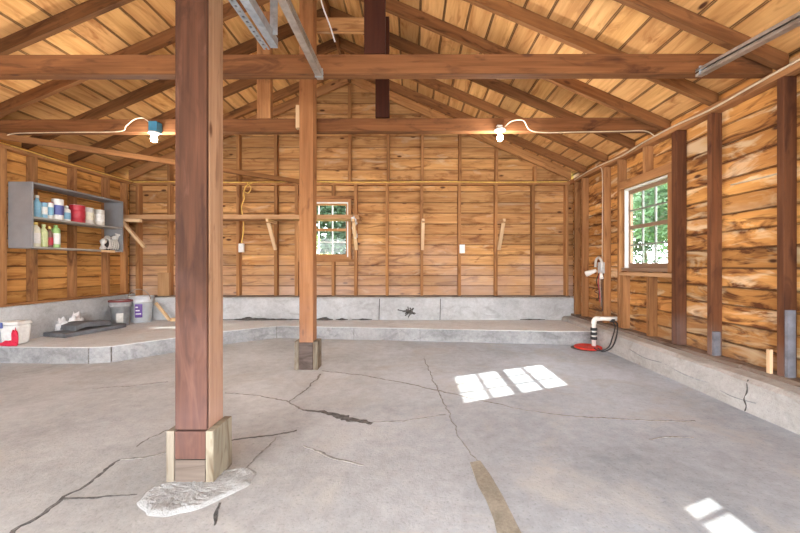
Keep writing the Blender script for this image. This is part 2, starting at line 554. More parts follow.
        COL.objects.link(o)
        me.materials.append(M[mat])
        if parent is None:
            o.location = loc
        else:
            o.parent = parent
        WORLD[o.name] = loc
        if bevel:
            bv = o.modifiers.new('bevel', 'BEVEL')
            bv.width = bevel
            bv.segments = 2
            bv.limit_method = 'ANGLE'
        return o


def empty(name, loc):
    o = bpy.data.objects.new(name, None)
    o.empty_display_size = 0.1
    COL.objects.link(o)
    o.location = loc
    WORLD[o.name] = Vector(loc)
    return o


def tag(o, label, cat, group=None):
    o['label'] = label
    o['category'] = cat
    o['kind'] = 'thing'
    if group:
        o['group'] = group
    return o


def struct(o):
    o['kind'] = 'structure'
    return o


def smooth_path(pts, k=6):
    P = [Vector(p) for p in pts]
    out = []
    for i in range(len(P) - 1):
        a, b_, c_, d_ = P[max(i - 1, 0)], P[i], P[i + 1], P[min(i + 2, len(P) - 1)]
        for s in range(k):
            t = s / k
            out.append(0.5 * ((2 * b_) + (c_ - a) * t + (2 * a - 5 * b_ + 4 * c_ - d_) * t * t + (3 * b_ - a - 3 * c_ + d_) * t ** 3))
    out.append(P[-1])
    return out


ORD = ['first', 'second', 'third', 'fourth', 'fifth', 'sixth', 'seventh', 'eighth', 'ninth', 'tenth']

# ================================================================== SETTING
# ---- ground outside
g = MB()
g.box((-40, YF + 0.0, -0.30), (40, 60, -0.12))
o = struct(g.build('lawn', 'lawn'))
g = MB()
g.box((-14, -24, -0.30), (14, YF, -0.02))
struct(g.build('driveway', 'drive'))

# ---- floor
g = MB()
g.box((XL - 0.1, YF, -0.10), (XR + 0.12, YB + 0.12, 0.0))
floor = struct(g.build('floor', 'floor'))


def crack(pts, widths, z=0.0, h=0.0025):
    """an opened crack: a ragged dark dirt-filled band following the floor"""
    P = []
    for i in range(len(pts) - 1):
        a, b_ = Vector(pts[i]), Vector(pts[i + 1])
        wa, wb = widths[min(i, len(widths) - 1)], widths[min(i + 1, len(widths) - 1)]
        n = max(2, int((b_ - a).length / 0.022))
        for k in range(n):
            t = k / n
            P.append((a.lerp(b_, t), wa + (wb - wa) * t))
    P.append((Vector(pts[-1]), widths[-1] if len(widths) >= len(pts) else widths[-1]))
    g_ = MB()
    prev = None
    for i, (p, w) in enumerate(P):
        t = (P[min(i + 1, len(P) - 1)][0] - P[max(i - 1, 0)][0]).normalized()
        s = Vector((-t.y, t.x, 0))
        p = p + s * (random.uniform(-1, 1) * 0.004 + 0.022 * noise.noise(p * 7) + 0.010 * noise.noise(p * 21))
        w = w * random.uniform(0.6, 1.25) * (0.8 + 0.9 * abs(noise.noise(p * 5))) / 2
        cur = (g_.bm.verts.new(p + s * w + Vector((0, 0, h))), g_.bm.verts.new(p - s * w + Vector((0, 0, h))),
               g_.bm.verts.new(p - s * (w + .002)), g_.bm.verts.new(p + s * (w + .002)))
        if prev:
            for a in range(3):
                g_._face([prev[a], prev[a + 1], cur[a + 1], cur[a]], [(0, 0)] * 4, 0.5)
        prev = cur
    return g_


CR = [
    ([(-10, 548), (22, 527), (36, 519), (65, 497), (80, 490), (112, 465), (120, 460)], [.018, .02, .026, .014, .014, .010, .006]),
    ([(62, 499), (90, 498), (138, 494)], [.016, .014, .005]),
    ([(120, 460), (145, 457), (168, 452)], [.006, .016, .010]),
    ([(231, 440), (262, 437), (297, 431)], [.010, .016, .012]),
    ([(276, 437), (262, 453), (243, 469)], [.006, .012, .006]),
    ([(223, 503), (215, 514), (213, 526)], [.012, .014, .004]),
    ([(303, 410), (322, 412), (345, 418), (372, 424)], [.012, .040, .070, .040]),
    ([(371, 423), (410, 420), (446, 415)], [.012, .008, .006]),
    ([(303, 446), (330, 458), (363, 466)], [.006, .016, .006]),
    ([(225, 393), (260, 396), (288, 402), (303, 410)], [.008, .010, .010, .012]),
    ([(322, 374), (306, 390), (288, 402)], [.016, .012, .010]),
    ([(322, 371), (360, 375), (400, 382), (436, 390), (470, 398), (528, 411)], [.012, .014, .012, .016, .010, .006]),
    ([(424, 358), (436, 386), (447, 410), (460, 437), (477, 462)], [.004, .009, .005, .003, .004]),
    ([(528, 411), (580, 417), (640, 420), (697, 422)], [.005, .010, .008, .010]),
    ([(648, 439), (672, 437), (694, 438)], [.006, .008, .005]),
    ([(92, 389), (130, 386), (168, 382)], [.005, .008, .006]),
    ([(135, 447), (150, 438), (168, 430)], [.004, .006, .004]),
]
for k, (pts, w) in enumerate(CR):
    struct(crack([at(*p) for p in pts], w).build('floor_crack', 'crack' if k in (0, 1, 3, 5, 6) else 'crack_thin', floor))
# rough tan repair strip in the floor
pp = [(470, 463), (480, 461), (490, 475), (503, 497), (521, 533), (527, 546), (500, 546), (494, 520), (486, 500), (478, 486)]
g = MB()
g.poly([at(*p) for p in pp], 0.004)
struct(g.build('floor_patch', 'patch', floor))
# mortar collar poured round the foot of the near post
ring = [(138, 503), (147, 492), (164, 484), (190, 478), (222, 472), (247, 468), (256, 474), (247, 486), (226, 497), (200, 509), (172, 516), (148, 515)]
ctr = at(197, 492)
R_ = smooth_path([at(*p) for p in ring + ring[:1]], 5)[:-1]
g = MB()
top = None
layers = []
R_ = smooth_path([at(*p) for p in ring + ring[:1]], 9)[:-1]
fs = [1.0, .985, .96, .92, .87, .81, .75, .68, .61, .54, .47, .40, .33, .26, .19, .12]
for f_ in fs:
    lay = []
    for i, p in enumerate(R_):
        q = ctr.lerp(p, f_)
        q += (q - ctr).normalized() * 0.014 * noise.noise(Vector((p.x * 16, p.y * 16, 0)) + Vector((0, 0, 1))) * f_
        e = min(1.0, (1 - f_) / .10)
        q.z = 0.017 * e ** .7 + e * (0.005 * noise.noise(q * 14) + 0.005 * noise.noise(q * 70)) if f_ < 1 else 0
        lay.append(g.bm.verts.new(q))
    layers.append(lay)
for A, B in zip(layers, layers[1:]):
    for i in range(len(A)):
        j = (i + 1) % len(A)
        g._face([A[i], A[j], B[j], B[i]], [(0, 0)] * 4, .5)
g._face(layers[-1], [(0, 0)] * len(R_), .5)
tag(g.build('mortar_pad', 'mortar'), 'rough pale mortar pad poured around the foot of the nearer wooden post', 'mortar pad')

# ---- raised slab along the back (front edge read off the photo)
edge_px = [(0, 346.5), (45, 347), (89.5, 347.2), (112, 346), (175, 337.6), (225, 331), (277, 325.8), (354, 327.2), (420, 328.4), (500, 330), (556, 331.2)]
edge = [at(px, py, SLAB) for px, py in edge_px]
edge[0].x = XL + 0.0
edge.append(Vector((2.60, edge[-1].y - 0.0, SLAB)))
g = MB()
outline = [Vector((p.x, p.y, 0)) for p in edge] + [Vector((2.60, YB - 0.05, 0)), Vector((XL + 0.0, YB - 0.05, 0))]
g.poly(outline, SLAB)
slab = struct(g.build('raised_slab', 'slab', bevel=0.012))
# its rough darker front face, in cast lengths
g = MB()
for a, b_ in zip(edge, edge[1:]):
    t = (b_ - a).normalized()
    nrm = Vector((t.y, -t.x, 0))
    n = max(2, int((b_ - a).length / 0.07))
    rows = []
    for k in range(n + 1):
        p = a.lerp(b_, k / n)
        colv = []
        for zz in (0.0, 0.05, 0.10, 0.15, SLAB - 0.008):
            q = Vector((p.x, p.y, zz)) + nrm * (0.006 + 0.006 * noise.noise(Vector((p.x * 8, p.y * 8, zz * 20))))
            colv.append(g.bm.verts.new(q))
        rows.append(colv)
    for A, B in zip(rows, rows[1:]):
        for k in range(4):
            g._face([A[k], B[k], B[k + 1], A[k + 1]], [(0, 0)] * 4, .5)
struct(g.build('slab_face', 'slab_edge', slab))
for px in (90, 112.5, 278, 355, 420):           # joints in the cast face
    k = min(range(len(edge)), key=lambda i: abs(411 + edge[i].x * F / edge[i].y - px))
    p = edge[k]
    g = MB()
    g.box((p.x - .003, p.y - .017, 0.0), (p.x + .003, p.y + .004, SLAB - .008), 2)
    struct(g.build('slab_joint', 'crack_thin', slab))

# ---- concrete curbs under the walls
g = MB()
ys = [YF + 0.0] + [YF + 0.24 * k for k in range(1, 29)] + [YB + 0.02]
prof = [(2.60, 0.0), (2.592, 0.12), (2.603, 0.235), (2.64, CURB), (2.78, CURB + 0.012), (XR + SX, CURB + 0.012)]
rows = []
for y in ys:
    rows.append([g.bm.verts.new((x + 0.012 * noise.noise(Vector((i * 3.1, y * 2.2, 0))) * (i < 4), y, z + 0.012 * noise.noise(Vector((i, y * 1.7, 5))) * (0 < i < 4))) for i, (x, z) in enumerate(prof)])
for A, B in zip(rows, rows[1:]):
    for i in range(len(prof) - 1):
        g._face([A[i], B[i], B[i + 1], A[i + 1]], [(0, 0)] * 4, .5)
curb_r = struct(g.build('curb_right', 'curb'))
yj = at(750, 412).y
g = crack([(2.588, yj, 0.005), (2.585, yj + .02, 0.13), (2.59, yj - .01, 0.23)], [.014, .012, .010])
g.bm.free()
g = MB()
g.tube(smooth_path([(2.602, yj + .012, 0.0), (2.596, yj - .006, .05), (2.592, yj + .008, .10), (2.596, yj - .012, .16), (2.604, yj - .004, .21), (2.618, yj + .004, .25)], 3), [.006, .008, .007, .005, .007, .009, .006, .005, .006, .008, .006, .005, .006, .007, .005, .004], 5)
struct(g.build('crack', 'crack', curb_r))
g = MB()
for k, (y0, y1, off) in enumerate(((2.72, 3.15, 0.0), (3.1, 3.7, 0.02), (3.75, 4.3, 0.03))):   # flaked ledge along the curb
    g.tube(smooth_path([(2.596, y0, .10 + off), (2.594, (y0 + y1) / 2, .08 + off), (2.597, y1, .11 + off)], 8), .006, 5)
struct(g.build('flaked_edge', 'slab_edge', curb_r))

g = MB()
prof = [(6.25, SLAB - 0.01), (6.245, 0.35), (6.25, 0.565), (6.275, 0.58), (YB + SX, 0.58)]
xs = [XL - 0.05 + 0.25 * k for k in range(31)] + [2.72, XR + SX + .02]
rows = []
for x in xs:
    rows.append([g.bm.verts.new((x, y + 0.010 * noise.noise(Vector((x * 2.2, i * 3, 1))) * (i < 3), z + (0.008 * noise.noise(Vector((x * 3, i, 3))) if i else 0))) for i, (y, z) in enumerate(prof)])
for A, B in zip(rows, rows[1:]):
    for i in range(len(prof) - 1):
        g._face([A[i], B[i], B[i + 1], A[i + 1]], [(0, 0)] * 4, .5)
g._face(rows[-1], [(0, 0)] * len(prof), .5)
curb_b = struct(g.build('curb_back', 'curb_b'))
# washed-out gap at its foot, and a dark root-like stain
g = MB()
for (xa, xb, h_) in ((222, 300, .05), (240, 262, .085), (316, 333, .07), (336, 348, .045), (352, 372, .028), (520, 545, .02)):
    a, b_ = (xa - 411) * 6.24 / F, (xb - 411) * 6.24 / F
    n = max(3, int((b_ - a) / .05))
    P = [(a + (b_ - a) * k / n, 6.232, SLAB + .012) for k in range(n + 1)]
    g.tube(P, [max(.006, h_ / 2 * (0.5 + 0.9 * random.random()) * math.sin(math.pi * (k + .6) / (n + 1.2))) for k in range(n + 1)], 6)
struct(g.build('washed_out_gap', 'crack', curb_b))
g = MB()
c0 = atd(408, 312, 6.236)
for k in range(17):
    a = random.uniform(0, 2 * math.pi)
    L = random.uniform(.05, .17)
    g.tube(smooth_path([c0 + Vector((random.uniform(-.05, .05), 0, random.uniform(-.03, .04))), c0 + Vector((math.cos(a) * L * .6 + .02, 0, math.sin(a) * L * .35)),
                        c0 + Vector((math.cos(a) * L + random.uniform(-.03, .03), 0, math.sin(a) * L * .7))], 4), [random.uniform(.006, .014)] * 9, 5)
struct(g.build('root_stain', 'crack', curb_b))
for px in (379, 440):
    x = (px - 411) * 6.24 / F
    g = MB()
    g.bar((x, 6.238, SLAB), (x + .008, 6.24, .56), .010, .008, (0, 1, 0))
    struct(g.build('crack', 'crack', curb_b))

g = MB()
prof = [(XL, -.01), (XL + .006, 0.4), (XL, 0.625), (XL - .02, 0.64), (XL - SX - .02, 0.64)]
rows = []
for k in range(30):
    y = YF + (YB + .1 - YF) * k / 29
    rows.append([g.bm.verts.new((x + 0.010 * noise.noise(Vector((y * 2.2, i * 3, 1))) * (i < 3), y, (z if y > 3.9 or i else 0) + (0.008 * noise.noise(Vector((y * 3, i, 3))) if i else 0))) for i, (x, z) in enumerate(prof)])
for A, B in zip(rows, rows[1:]):
    for i in range(len(prof) - 1):
        g._face([A[i], B[i], B[i + 1], A[i + 1]], [(0, 0)] * 4, .5)
curb_l = struct(g.build('curb_left', 'curb_b'))


# ---- plank walls
def planks(to_world, u0, u1, z0, z1, h, openings=(), top=None, breaks=(), thick=0.022):
    """rows of boards; to_world(u, z, depth) with depth 0 on the room face; openings (ua, ub, za, zb); top(u) = limit height"""
    g_ = MB()
    z = z0
    row = 0
    while z < z1 - 0.01:
        hh = h * random.uniform(0.94, 1.06)
        za, zb = z, min(z + hh, z1)
        segs = [(u0, u1)]
        for (oa, ob, pa, pb) in openings:
            if za < pb - .005 and zb > pa + .005:
                if za < pa - .03 or zb > pb + .03:
                    pass
                ns = []
                for (a, b_) in segs:
                    if ob <= a or oa >= b_:
                        ns.append((a, b_))
                    else:
                        if oa > a:
                            ns.append((a, oa))
                        if ob < b_:
                            ns.append((ob, b_))
                segs = ns
        # part rows over and under an opening
        extra = []
        for (oa, ob, pa, pb) in openings:
            if za < pb - .005 and zb > pa + .005:
                if za < pa:
                    extra.append((oa, ob, za, pa))
                if zb > pb:
                    extra.append((oa, ob, pb, zb))
        pieces = []
        for (a, b_) in segs:
            cuts = sorted([c_ for c_ in breaks if a + .4 < c_ < b_ - .4 and random.random() < 0.28])
            prev_ = a
            for c_ in cuts + [b_]:
                pieces.append((prev_, c_, za, zb))
                prev_ = c_
        for (a, b_, pa, pb) in pieces + extra:
            gap = 0.003 + random.random() * 0.005
            a1, b1 = a + .0015, b_ - .0015
            at_, bt_ = a1, b1
            if top:
                if top((a1 + b1) / 2) < pa:
                    # clip both ends to the slope
                    pass
                lim = lambda zz: [(XM - (top(XM) - zz) / PITCH), (XM + (top(XM) - zz) / PITCH)]
                lo_, hi_ = lim(pa)
                a1, b1 = max(a1, lo_), min(b1, hi_)
                lo_, hi_ = lim(pb)
                at_, bt_ = max(at_, lo_), min(bt_, hi_)
                if b1 - a1 < .02 or bt_ < at_:
                    if b1 - a1 < .02:
                        continue
                    at_ = bt_ = (a1 + b1) / 2
            dz = random.uniform(-.003, .003)
            dd = random.uniform(0, .004)
            pb2 = pb - gap
            pts = []
            for i in range(8):
                lowside = not (i & 4)
                u = (b1 if i & 1 else a1) if lowside else (bt_ if i & 1 else at_)
                pts.append(to_world(u, pa if lowside else pb2, dd + (thick if i & 2 else 0)))
            g_.hexa(pts, 0)
        z += hh
        row += 1
    return g_


# back wall
WB = (-1.935, -1.105, EYE + 0.13, EYE + 1.11)       # back window opening
g = planks(lambda u, z, d: (u, YB + SX + d, z), XL - .1, XR + .1, 0.585, zr(XM) + RAF, 0.19, [WB], lambda u: zr(u) + RAF - 0.0,
           [-.42, .19, .86, 1.5, 2.18, -3.0, -3.65, -2.38])
wall_b = struct(g.build('wall_back', 'back_plank'))
g = MB()                                             # outer siding behind the boards (in strips round the window)
Yo = YB + SX + .028
for (a, b_, za, zb) in ((XL - .16, WB[0], .3, ZP), (WB[1], XR + .16, .3, ZP), (WB[0], WB[1], .5, WB[2]), (WB[0], WB[1], WB[3], ZP)):
    g.box((a, Yo, za), (b_, Yo + .02, zb))
A = [(XL - .1, ZP), (XR + .1, ZP), (XM, zr(XM) + RAF)]
g.hexa([(A[0][0], Yo, A[0][1]), (A[1][0], Yo, A[1][1]), (A[0][0], Yo + .02, A[0][1]), (A[1][0], Yo + .02, A[1][1]),
        (A[2][0] - .01, Yo, A[2][1]), (A[2][0] + .01, Yo, A[2][1]), (A[2][0] - .01, Yo + .02, A[2][1]), (A[2][0] + .01, Yo + .02, A[2][1])])
struct(g.build('siding', 'backing', wall_b))
sx = [-4.79, -4.24, -3.70, -3.03, -2.37, -0.97, -0.42, 0.19, 0.85, 1.49, 2.14, 2.73]
for x in sx:
    wd = 0.05
    g = MB()
    g.box((x - wd / 2, YB, 0.60), (x + wd / 2, YB + SX, ZP - .075), 2)
    g.build('stud', 'stud', wall_b)
for x in (-2.005,):
    g = MB()
    g.box((x - .03, YB, 0.60), (x + .03, YB + SX, ZP - .075), 2)
    g.build('stud', 'stud', wall_b)
for x in (-4.24, -3.70, -3.03, -2.37, -1.72, -1.08, -0.40, 0.20, 0.86, 1.50, 2.18):
    zt = zr(x) - 0.01
    if zt - ZP > .1:
        g = MB()
        g.box((x - .024, YB, ZP - .022), (x + .024, YB + SX, zt), 2)
        g.build('gable_stud', 'stud', wall_b)
g = MB()
g.box((XL, YB - .004, ZP - .075), (XR, YB + SX, ZP - .022), 0)
g.build('top_plate', 'stud', wall_b)
g = MB()
g.box((XL, YB - .01, 0.575), (XR, YB + SX, 0.605), 0)
g.build('sill_plate', 'greywood', wall_b)
for za, zb, nm in ((WB[2] - .075, WB[2] - .03, 'window_framing'), (WB[3] + .05, WB[3] + .10, 'window_framing')):
    g = MB()
    g.box((WB[0] - .05, YB + .005, za), (WB[1] + .11, YB + SX, zb), 0)
    g.build(nm, 'stud', wall_b)
g = MB()
g.box((-1.06 - .33, YB, .605), (-1.06 - .28, YB + SX, WB[2] - .075), 2)
g.build('cripple_stud', 'stud', wall_b)
g = MB()
g.box((-1.06 - .33, YB, WB[3] + .10), (-1.06 - .28, YB + SX, ZP - .075), 2)
g.build('cripple_stud', 'stud', wall_b)

# right wall
WR = (3.95, 4.81, EYE - 0.05, EYE + 1.0)            # side window opening (u = depth y)
WF = (2.08, 2.44, EYE - 0.02, EYE + 0.27)           # second side window, nearer the door
g = planks(lambda u, z, d: (XR + SX + d, u, z), YF, YB + SX, 0.275, ZP + RAF - 0.046, 0.166, [WR, WF], None, [2.72, 3.37, 5.24, 5.88])
wall_r = struct(g.build('wall_right', 'right_plank'))
g = MB()
Xo = XR + SX + .028
for (a, b_, za, zb) in ((YF, WF[0], .1, 2.7), (WF[1], WR[0], .1, 2.7), (WR[1], YB + SX + .07, .1, 2.7)):
    g.box((Xo, a, za), (Xo + .02, b_, zb), 1)
for W in (WF, WR):
    g.box((Xo, W[0], .1), (Xo + .02, W[1], W[2]), 1)
    g.box((Xo, W[0], W[3]), (Xo + .02, W[1], 2.7), 1)
struct(g.build('siding', 'backing', wall_r))
for y, wd, mat in ((0.10, .05, 'stud_dark'), (0.75, .05, 'stud_dark'), (1.40, .05, 'stud_dark'), (2.70, .052, 'stud_dark'), (3.35, .05, 'stud_dark'), (3.78, .085, 'stud_dark'),
                   (4.83, .05, 'stud'), (5.21, .055, 'stud'), (5.86, .055, 'stud'), (6.13, .05, 'stud')):
    g = MB()
    lean = random.uniform(-.006, .006)
    g.box((XR, y, CURB + .045), (XR + SX, y + wd, ZP - .07), 2)
    g.build('stud', mat, wall_r, bevel=.004)
for y in (1.93, 2.46):
    g = MB()
    g.box((XR, y, CURB + .045), (XR + SX, y + .045, ZP - .07), 2)
    g.build('stud', 'stud_dark', wall_r)
g = MB()
g.box((XR - .004, YF, ZP - .07), (XR + SX, YB, ZP), 1)
g.build('top_plate', 'stud', wall_r, bevel=.004)
g = MB()
for k, (a, b_) in enumerate(((YF, 1.6), (1.62, 3.02), (3.04, 4.4), (4.42, YB))):
    g.box((XR - .03 + .01 * (k % 2), a, CURB + .005), (XR + SX, b_, CURB + .045), 1)
g.build('sill_plate', 'greywood', wall_r, bevel=.006)
g = MB()
g.box((XR, 3.865, WR[3] + .0), (XR + SX, 4.83, WR[3] + .10), 1)
g.build('window_framing', 'stud', wall_r)
g = MB()
g.box((XR - .004, 3.865, WR[2] - .085), (XR + SX, 4.83, WR[2] - .04), 1)
g.build('window_framing', 'ledge', wall_r)
for y, za, zb in ((4.23, CURB + .045, WR[2] - .085), (4.30, WR[3] + .10, ZP - .07)):
    g = MB()
    g.box((XR + .004, y, za), (XR + SX, y + .05, zb), 2)
    g.build('cripple_stud', 'stud', wall_r)
g = MB()
g.box((XR + .012, 4.76, CURB + .045), (XR + SX, 4.83, WR[2] - .085), 2)
g.build('cripple_stud', 'stud', wall_r)

# left wall
g = planks(lambda u, z, d: (XL - SX - d, u, z), YF, YB + SX, 0.645, ZP + RAF - .046, 0.165, [], None, [4.69, 5.24, 5.81])
wall_l = struct(g.build('wall_left', 'left_plank'))
g = MB()
g.box((XL - SX - .05, YF, .1), (XL - SX - .028, YB + SX + .07, 2.7), 1)
struct(g.build('siding', 'backing', wall_l))
for y, wd in ((0.8, .05), (1.45, .05), (2.1, .05), (2.75, .05), (3.4, .05), (4.315, .078), (4.70, .055), (5.26, .055), (5.84, .055), (6.22, .05)):
    g = MB()
    g.box((XL - SX, y, 0.655), (XL, y + wd, ZP - .07), 2)
    g.build('stud', 'stud', wall_l, bevel=.004)
g = MB()
g.box((XL - SX, YF, ZP - .07), (XL + .004, YB, ZP), 1)
g.build('top_plate', 'stud', wall_l, bevel=.004)
g = MB()
g.box((XL - SX, YF, 0.635), (XL + .012, YB, 0.665), 1)
g.build('sill_plate', 'stud', wall_l, bevel=.004)

# front wall: two open overhead-door bays behind the camera, solid above them
g = MB()
HD = 2.12
for (a, b_, za, zb) in ((XL - SX, -3.95, 0, HD), (-1.02, -.68, 0, HD), (2.28, XR + SX, 0, HD), (XL - SX, XR + SX, HD, ZP)):
    g.box((a, YF, za), (b_, YF + .06, zb))
g.hexa([(XL - SX, YF, ZP), (XR + SX, YF, ZP), (XL - SX, YF + .06, ZP), (XR + SX, YF + .06, ZP),
        (XM - .01, YF, zr(XM) + RAF), (XM + .01, YF, zr(XM) + RAF), (XM - .01, YF + .06, zr(XM) + RAF), (XM + .01, YF + .06, zr(XM) + RAF)])
struct(g.build('wall_front', 'back_plank'))

# ---- roof deck: boards along the building, seen from below
g = MB()
sl = math.sqrt(1 + PITCH ** 2)
for side in (1, -1):
    s = 0.0
    run = (XR - XM) + 0.42
    while s < run:
        w = 0.235 * random.uniform(.9, 1.1)
        e = min(s + w - .005, run)
        cuts = [YF] + sorted(random.sample([0.86, 1.5, 2.12, 2.77, 3.40, 4.03, 4.66, 5.29, 5.92], 2)) + [YB + .35]
        for ya, yb in zip(cuts, cuts[1:]):
            lift = random.uniform(0, .003)
            pts = []
            for i in range(8):
                ss = e if i & 2 else s
                x = XM + side * ss
                pts.append((x, (yb if i & 1 else ya) - (.002 if i & 1 else -.002), zr(XM) - PITCH * ss + RAF + lift + (.022 if i & 4 else 0)))
            g.hexa(pts, 0)
        s += w
ceiling = struct(g.build('ceiling', 'roof_plank'))
g = MB()
for side in (1, -1):
    run = (XR - XM) + 0.45
    g.hexa([(XM + side * (run if i & 2 else 0), YB + .38 if i & 1 else YF - .02, zr(XM) - PITCH * (run if i & 2 else 0) + RAF + (.05 if i & 4 else .026)) for i in range(8)])
struct(g.build('roof_felt', 'backing', ceiling))


# ================================================================== WINDOWS
def window(name, to_w, u0, u1, z0, z1, gu0, gu1, gz0, gz1, cols, rows_, frame_mat, bar_mat, mid):
    """frame boards line the opening; sashes, bars and panes sit in it.  to_w(u, z, depth) with depth 0 on the boards' room face"""
    def bx(g_, a, b_, za, zb, d0, d1, axis):
        g_.hexa([to_w(b_ if i & 1 else a, zb if i & 4 else za, d1 if i & 2 else d0) for i in range(8)], axis)
    root = empty(name, to_w((u0 + u1) / 2, z0, 0))
    root['kind'] = 'structure'
    g_ = MB()
    bx(g_, u0, u0 + .022, z0, z1, -.045, .05, 2)
    bx(g_, u1 - .022, u1, z0, z1, -.045, .05, 2)
    bx(g_, u0 + .022, u1 - .022, z1 - .022, z1, -.045, .05, 0)
    g_.build('jamb', 'white_paint' if bar_mat == 'white_paint' or True else frame_mat, root)
    g_ = MB()
    bx(g_, u0 - .012, u1 + .012, z0 - .03, z0 + .012, -.075, .05, 0)
    g_.build('sill', frame_mat, root)
    g_ = MB()                                   # sash stiles and rails
    for (a, b_, za, zb, ax) in ((u0 + .022, gu0, z0 + .012, z1 - .022, 2), (gu1, u1 - .022, z0 + .012, z1 - .022, 2),
                                (gu0, gu1, z0 + .012, gz0, 0), (gu0, gu1, gz1, z1 - .022, 0), (gu0, gu1, mid - .022, mid + .022, 0)):
        bx(g_, a, b_, za, zb, .0, .036, ax)
    g_.build('sash', frame_mat, root)
    g_ = MB()
    for k in range(1, cols):
        u = gu0 + (gu1 - gu0) * k / cols
        bx(g_, u - .009, u + .009, gz0, mid - .022, .006, .028, 2)
        bx(g_, u - .009, u + .009, mid + .022, gz1, .006, .028, 2)
    for za, zb in ((gz0, mid), (mid, gz1)):
        zc = (za + zb) / 2
        for k in range(cols):
            ua = gu0 + (gu1 - gu0) * k / cols + .009 * (k > 0)
            ub = gu0 + (gu1 - gu0) * (k + 1) / cols - .009 * (k < cols - 1)
            bx(g_, ua, ub, zc - .009, zc + .009, .006, .028, 0)
    g_.build('glazing_bars', bar_mat, root)
    for k in range(cols):
        for za, zb in ((gz0, (gz0 + mid) / 2), ((gz0 + mid) / 2, mid - .02), (mid + .02, (mid + gz1) / 2), ((mid + gz1) / 2, gz1)):
            g_ = MB()
            ua, ub = gu0 + (gu1 - gu0) * k / cols, gu0 + (gu1 - gu0) * (k + 1) / cols
            bx(g_, ua + .009, ub - .009, za + .006, zb - .006, .015, .018, 0)
            g_.build('pane', 'glass', root)
    return root


w1 = window('window_1', lambda u, z, d: (XR + SX + d, u, z), *WR, 4.045, 4.755, EYE + .025, EYE + .93, 3, 2, 'sash_grey', 'window_dark', EYE + .49)
w2 = window('window_2', lambda u, z, d: (u, YB + SX + d, z), *WB, -1.885, -1.155, EYE + .19, EYE + 1.06, 3, 2, 'sash', 'white_paint', EYE + .625)
w3 = empty('window_3', (XR + SX, 2.21, WF[2]))
w3['kind'] = 'structure'
g = MB()
g.box((XR + SX - .045, WF[0], WF[2]), (XR + SX + .05, WF[0] + .03, WF[3]), 2)
g.box((XR + SX - .045, WF[1] - .03, WF[2]), (XR + SX + .05, WF[1], WF[3]), 2)
g.box((XR + SX - .045, WF[0] + .03, WF[2]), (XR + SX + .05, WF[1] - .03, WF[2] + .03), 1)
g.box((XR + SX - .045, WF[0] + .03, WF[3] - .03), (XR + SX + .05, WF[1] - .03, WF[3]), 1)
g.box((XR + SX, 2.29, WF[2] + .03), (XR + SX + .03, 2.315, WF[3] - .03), 2)
g.build('window_frame', 'sash', w3)
g = MB()
g.box((XR + SX + .014, WF[0] + .03, WF[2] + .03), (XR + SX + .017, 2.29, WF[3] - .03))
g.build('pane', 'glass', w3)
g = MB()
g.box((XR + SX + .014, 2.315, WF[2] + .03), (XR + SX + .017, WF[1] - .03, WF[3] - .03))
g.build('pane', 'glass', w3)
# wooden casings on the room side
def casing(root, to_w, u0, u1, z0, z1, w, d0, d1):
    g_ = MB()
    for (a, b_, za, zb, ax) in ((u0 - w, u0, z0 - .03, z1 + w, 2), (u1, u1 + w, z0 - .03, z1 + w, 2), (u0, u1, z1, z1 + w, 0)):
        g_.hexa([to_w(b_ if i & 1 else a, zb if i & 4 else za, d1 if i & 2 else d0) for i in range(8)], ax)
    g_.build('casing', 'sash', root)
casing(w2, lambda u, z, d: (u, YB + SX + d, z), *WB, .05, -.06, -.001)
g = MB()
g.box((XR + .02, 3.866, WR[2] - .03), (XR + SX + .02, 3.95, WR[3]), 2)
g.build('casing', 'sash', w1)

# ================================================================== FRAME TIMBERS
rd = [5.92, 5.29, 4.66, 4.03, 3.40, 2.77]
for side, where, far in ((1, 'slope over the side window', 'window'), (-1, 'slope over the grey wall shelf', 'shelf')):
    for k, y in enumerate(rd):
        g = MB()
        xe = (XR + SX - .012) if side > 0 else (XL - SX + .012)
        x0 = XM + side * .0205
        t0, t1 = y - .026, y + .026
        # ends cut plumb, standing on the wall plate
        pts = [((xe if i & 1 else x0), (t1 if i & 2 else t0), zr(x0 if not i & 1 else xe) + (RAF - .002 if i & 4 else (0 if not i & 1 else 0))) for i in range(8)]
        # birdsmouth: the underside never drops below the plate top
        pts = [(p[0], p[1], max(p[2], ZP + .001)) if i & 4 == 0 else p for i, p in enumerate(pts)]
        g.hexa(pts, 0)
        o = g.build('rafter', 'rafter', bevel=.003)
        tag(o, 'sloping rafter on the %s, %s out from the end gable' % (where, ORD[k]), 'rafter', 'rafters on the %s' % where)
    g = MB()
    xe = XR if side > 0 else XL
    x0 = XM + side * .0205
    g.hexa([((xe if i & 1 else x0), (YB - .004 if i & 2 else YB - .052), zr(x0 if not i & 1 else xe) + (RAF - .002 if i & 4 else 0.002)) for i in range(8)], 0)
    o = g.build('gable_rafter', 'stud', bevel=.003)
    tag(o, 'end rafter nailed flat along the gable boards, %s half' % ('shelf wall' if side < 0 else 'side window'), 'rafter')
g = MB()
g.box((XM - .02, YF, zr(XM) - .012), (XM + .02, YB - .06, zr(XM) + RAF - .012), 1)
tag(g.build('ridge_board', 'rafter'), 'brown ridge board running along the peak between the rafters', 'ridge board')


def tie(y0, y1, zl, zrr, top_h, label):
    g_ = MB()
    xa, xb = XL - .04, XR + .04
    pts = []
    for i in range(8):
        r_ = bool(i & 1)
        pts.append(((xb if r_ else xa), (y1 if i & 2 else y0), (zrr if r_ else zl) + (top_h if i & 4 else 0)))
    g_.hexa(pts, 0, r=.5)
    return tag(g_.build('tie_beam', 'tie', bevel=.005), label, 'tie beam')


